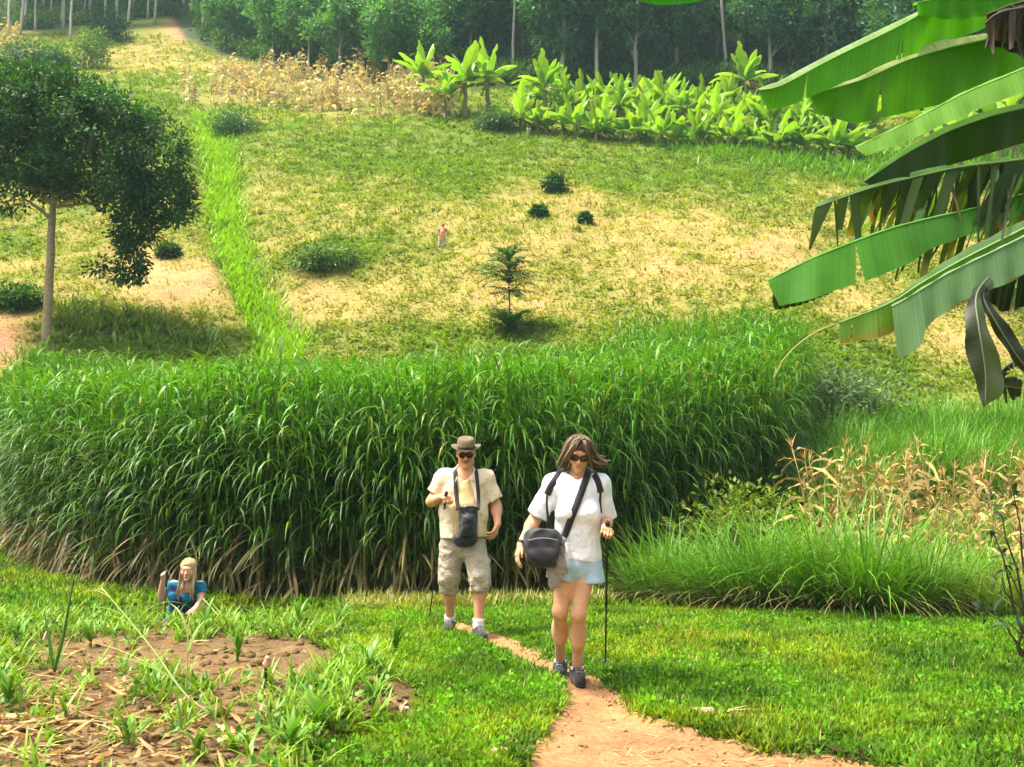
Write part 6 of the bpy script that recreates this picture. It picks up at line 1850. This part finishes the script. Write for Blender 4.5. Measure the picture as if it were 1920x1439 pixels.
for lab, u, v, L, nb in (
        ('bright seedling tuft with broad blades at the bottom edge of the plot', 368, 1425, .20, 7),
        ('small green seedling at the bottom left, beside the pale straw', 240, 1400, .22, 7),
        ('leafy seedling by the dark hollow right of the long bent cane', 700, 1330, .26, 12),
        ('broad-bladed green tuft in the right part of the plot near the lawn', 600, 1385, .30, 14),
        ('green tuft low in the right part of the plot, nearest the bottom edge', 545, 1425, .26, 12),
        ('sprouting plant in the middle of the plot behind the round-topped stub', 445, 1240, .30, 8),
        ('bushy green sprout on the left edge of the plot, halfway down', 15, 1330, .32, 12),
        ('tuft of blades where the long bent canes cross', 290, 1310, .24, 12),
        ('seedling with upright blades right of the brown soil patch, on the lawn edge', 740, 1230, .34, 14),
        ('tall green sprout on the lawn edge above the dark hollow', 690, 1270, .32, 14),
        ('upright sprout at the back edge of the plot right of the blonde woman', 560, 1180, .32, 12),
        ('sprout at the back edge of the plot just right of the tall leaning shoot', 170, 1215, .3, 12),
        ('sprout at the far left of the back edge of the plot', 30, 1215, .34, 12),
        ('sprout at the back edge of the plot in front of the blonde woman', 385, 1190, .28, 12),
        ('dense tuft at the back right edge of the plot below the man', 640, 1180, .32, 16)):
    seedling(lab, u, v, L, nb, GC, GT, 'seedlings and sprouts on the bare plot')
# leaning shoot at the left with a yellow tip
def shoot(name, label, px, r0, r1, leaves, col=(.12, .24, .04), cat='cane'):
    pts = interp_path([P(u, v, y) for u, v, y in px], 16); b = pts[0].copy(); t = thing(name, label, cat, b)
    a = MB(); add_tube(a, pts, np.linspace(r0, r1, 16), 6, col); a.build('stalk', M_STEM, t)
    m = MB()
    for (f, L, az, a0, bd, W, c) in leaves:
        r = np.array([[np.interp(f, np.linspace(0, 1, 16), pts[:, k]) for k in range(3)]])
        V, Q, C = blades(r, az, L, W, a0, bd, 12, np.array(c), np.array(c) * 1.1, pw=1.2); m.add(V, Q, C)
    m.build('leaves', M_GRASS, t); return t
LG = (.22, .40, .06); PG = (.40, .46, .16)
g0 = gat(100, 1262)
shoot('cane_shoot', 'tall dark green shoot with a yellow tip leaning right on the left of the plot', [(100, 1262, g0[1]), (118, 1200, g0[1]), (132, 1120, g0[1] - .05), (140, 1078, g0[1] - .05)], .013, .006,
      [(.02, .42, 2.6, .30, .1, .03, (.10, .2, .04)), (.1, .40, .2, .08, .35, .028, (.08, .18, .02)), (.55, .30, .3, .05, .25, .035, (.08, .2, .02)), (.8, .14, .5, .1, .3, .03, (.5, .5, .06)), (.03, .34, 3.5, .3, .8, .03, PG), (.35, .38, 0.1, .5, 1.9, .025, LG)], (.05, .13, .02))
g1 = gat(400, 1342); y1_ = g1[1]
shoot('bent_cane', 'long pale cane stem bent over from lower right to upper left across the plot', [(402, 1345, y1_), (345, 1305, y1_), (300, 1235, y1_ + .05), (240, 1160, y1_ + .1), (190, 1102, y1_ + .15)], .007, .003,
      [(.30, .55, 3.3, .9, .5, .022, PG), (.32, .5, 3.0, 1.1, .5, .022, LG), (.62, .42, 3.1, .7, 1.5, .02, LG), (.75, .40, 3.2, .9, 1.6, .018, LG), (.9, .28, 3.1, .8, 1.8, .016, PG), (.7, .4, .4, .5, 2.0, .018, LG), (.97, .2, 3.0, 1.2, 1.4, .014, PG)], PG)
g2 = gat(348, 1312)
shoot('bent_cane', 'upright thin cane with arching tip beside the long bent one', [(348, 1310, g2[1]), (350, 1260, g2[1]), (352, 1200, g2[1]), (356, 1158, g2[1])], .006, .003, [(.5, .3, 1.2, .2, 1.2, .02, LG), (.75, .3, 2.5, .3, 1.2, .02, PG), (.9, .25, .3, .3, 1.0, .018, LG), (.3, .34, 3.4, .5, 1.2, .02, LG)], (.45, .42, .15))
shoot('bent_cane', 'light green blade slanting down to the right behind the plot beside the blonde woman', [(438, 1190, 8.9), (415, 1162, 8.9), (395, 1138, 8.95), (380, 1122, 9.0)], .010, .004, [(.2, .3, 2.6, .6, .5, .03, LG)], (.35, .5, .1))
# broken stub with a pale round top
b = gat(497, 1285); t = thing('wooden_stub', 'short dark stub with a pale rounded top standing in the soil', 'stub', b)
a = MB(); add_tube(a, [b - [0, 0, .02], b + [.002, 0, .07], b + [.006, 0, .115]], [.012, .011, .014], 8, (.06, .04, .03)); a.build('stake', M_BARK, t, smooth=True)
f = Field(b + [-.06, -.06, .08], b + [.07, .06, .24], .005); f.cap(b + [.006, 0, .13], b + [.012, 0, .165], .026, .019, .01); f.folds(.003, 90, 1); fmesh('rounded_top', f, mat_plain('pale_wood', (.48, .28, .17), .8, bump=.4, bscale=80, var=.2), t)
# loose things by the path
def stone(name, label, u, v, r, col, cat='stone', sq=(1.3, 1, .6)):
    b = gat(u, v); f = Field(b - r * 2, b + r * 2, r / 7); f.ell(b + [0, 0, r * .25], np.array(sq) * r, .01); f.folds(r * .12, 1.9 / r, rng.random() * 6)
    V, Q = f.mesh(); o = mesh_np(name, V, Q, mat_plain(name + '_stone', col, .9, bump=.5, bscale=50, var=.25), loc=b, smooth=True); tag(o, label, cat)
stone('stone', 'pale stone lying at the left edge of the path, bottom of the photo', 940, 1416, .045, (.62, .42, .22))
stone('stone', 'small whitish stone in the grass left of the path near the bottom edge', 803, 1435, .035, (.6, .52, .42))
stone('stone', 'grey-white pebble on the dark soil near the lawn', 757, 1330, .022, (.6, .55, .5))
b = gat(1300, 1345); t = thing('fallen_stick', 'pale cut stalk end with dry strips lying right of the path', 'stick', b)
a = MB(); add_tube(a, [b + [-.01, 0, .035], b + [.10, -.06, .04], b + [.17, -.10, .015]], [.022, .034, .01], 9, (.26, .19, .11)); a.build('stalk_end', M_BARK, t, smooth=True)
a = MB(); m = 9; V, Q, C = blades(np.tile(b + [.12, -.03, .03], (m, 1)) + rng.normal(0, .02, (m, 3)) * [1, 1, .3], rng.normal(-.15, .25, m), rng.uniform(.2, .42, m), rng.uniform(.012, .03, m), rng.uniform(1.3, 1.7, m), rng.uniform(-.1, .3, m), 6, jitcol((.28, .19, .09), m, .4), zfloor=np.full(m, b[2] + .01)); a.add(V, Q, C); a.build('dry_strips', M_DRY, t)
b = gat(1590, 1430); t = thing('dead_leaf', 'dark brown curled dead leaf at the bottom edge right of the path', 'dead leaf', b)
a = MB()
for (az, L, W, r_) in ((.5, .12, .035, .5), (2.3, .15, .035, -.5), (.1, .09, .02, .9)):
    V, Q, C = blades([b + [0.02, 0, .015]], az, L, W, 1.0, .6, 8, (.07, .025, .015), (.05, .02, .012), roll=r_, shape='leaf', zfloor=np.array([b[2] + .006])); a.add(V, Q, C)
a.build('blade', M_DRY, t)
# small litter and sprigs over the bare dirt at the bottom right
n = 500; u = rng.uniform(1150, 1930, n); v = rng.uniform(1345, 1445, n); pts = []
for a_, b_ in zip(u, v):
    y = -CAM_H / ((sp + (CY - b_) / F * cp) / (cp - (CY - b_) / F * sp)); pts.append((UX(a_, y), y))
pts = np.array(pts); V, Q, C = blades(np.column_stack([pts, h(pts[:, 0], pts[:, 1]) + .006]), rng.uniform(0, 6.28, n), rng.uniform(.03, .14, n), rng.uniform(.004, .012, n), rng.uniform(1.3, 1.6, n), rng.uniform(-.1, .2, n), 3, jitcol((.40, .28, .14), n, .5))
tag(mesh_np('dry_litter', V, Q, M_DRY, col=C), kind='stuff')

pbm = MB()
n = 170; v = rng.uniform(1190, 1440, n); pts = []
for v_ in v:
    y = -CAM_H / ((sp + (CY - v_) / F * cp) / (cp - (CY - v_) / F * sp)); l = np.interp(v_, PATH_V, PATH_L); r = np.interp(v_, PATH_V, PATH_RR)
    pts.append((UX(l + (r - l) * rng.beta(.7, .7), y), y))
for (x, y) in pts:
    r = rng.uniform(.004, .013) * (1 if rng.random() < .92 else 1.9)
    th, ph = np.meshgrid(np.linspace(0, np.pi, 5), np.linspace(0, 2 * np.pi, 7)[:-1], indexing='ij')
    d_ = np.stack([np.sin(th) * np.cos(ph), np.sin(th) * np.sin(ph) * .8, np.cos(th) * .6], -1) * (r * rng.uniform(.75, 1.2, th.shape + (1,)))
    V = (np.array([x, y, float(h(x, y)) + .010]) + d_).reshape(-1, 3); i = np.arange(4)[:, None] * 6 + np.arange(6)[None, :]; j = np.arange(4)[:, None] * 6 + (np.arange(6)[None, :] + 1) % 6
    pbm.add(V, np.stack([i, i + 6, j + 6, j], 2).reshape(-1, 4), DUST * rng.uniform(.5, 1.35) + rng.uniform(0, .05))
tag(pbm.build('pebbles', M_GROUND), kind='stuff')

# ------------------------------------------------------------------ the damp air between here and the hilltop
hm_, ht_, hb_ = new_mat('haze_air')
for l in list(ht_.links): ht_.links.remove(l)
ht_.nodes.remove(hb_)
pv_ = ht_.nodes.new('ShaderNodeVolumePrincipled')
pv_.inputs['Color'].default_value = (.55, .82, .85, 1)
pv_.inputs['Density'].default_value = 0.0005
pv_.inputs['Anisotropy'].default_value = 0.0
ht_.links.new(pv_.outputs[0], ht_.nodes['Material Output'].inputs['Volume'])
A = np.array([[x, y, z] for x in (-165, 165) for y in (-30, 185) for z in (-3, 125)], float)
Fz = np.array([[0, 1, 3, 2], [4, 6, 7, 5], [0, 4, 5, 1], [2, 3, 7, 6], [0, 2, 6, 4], [1, 5, 7, 3]])
hz = mesh_np('haze', A, Fz, hm_)
tag(hz, kind='stuff')
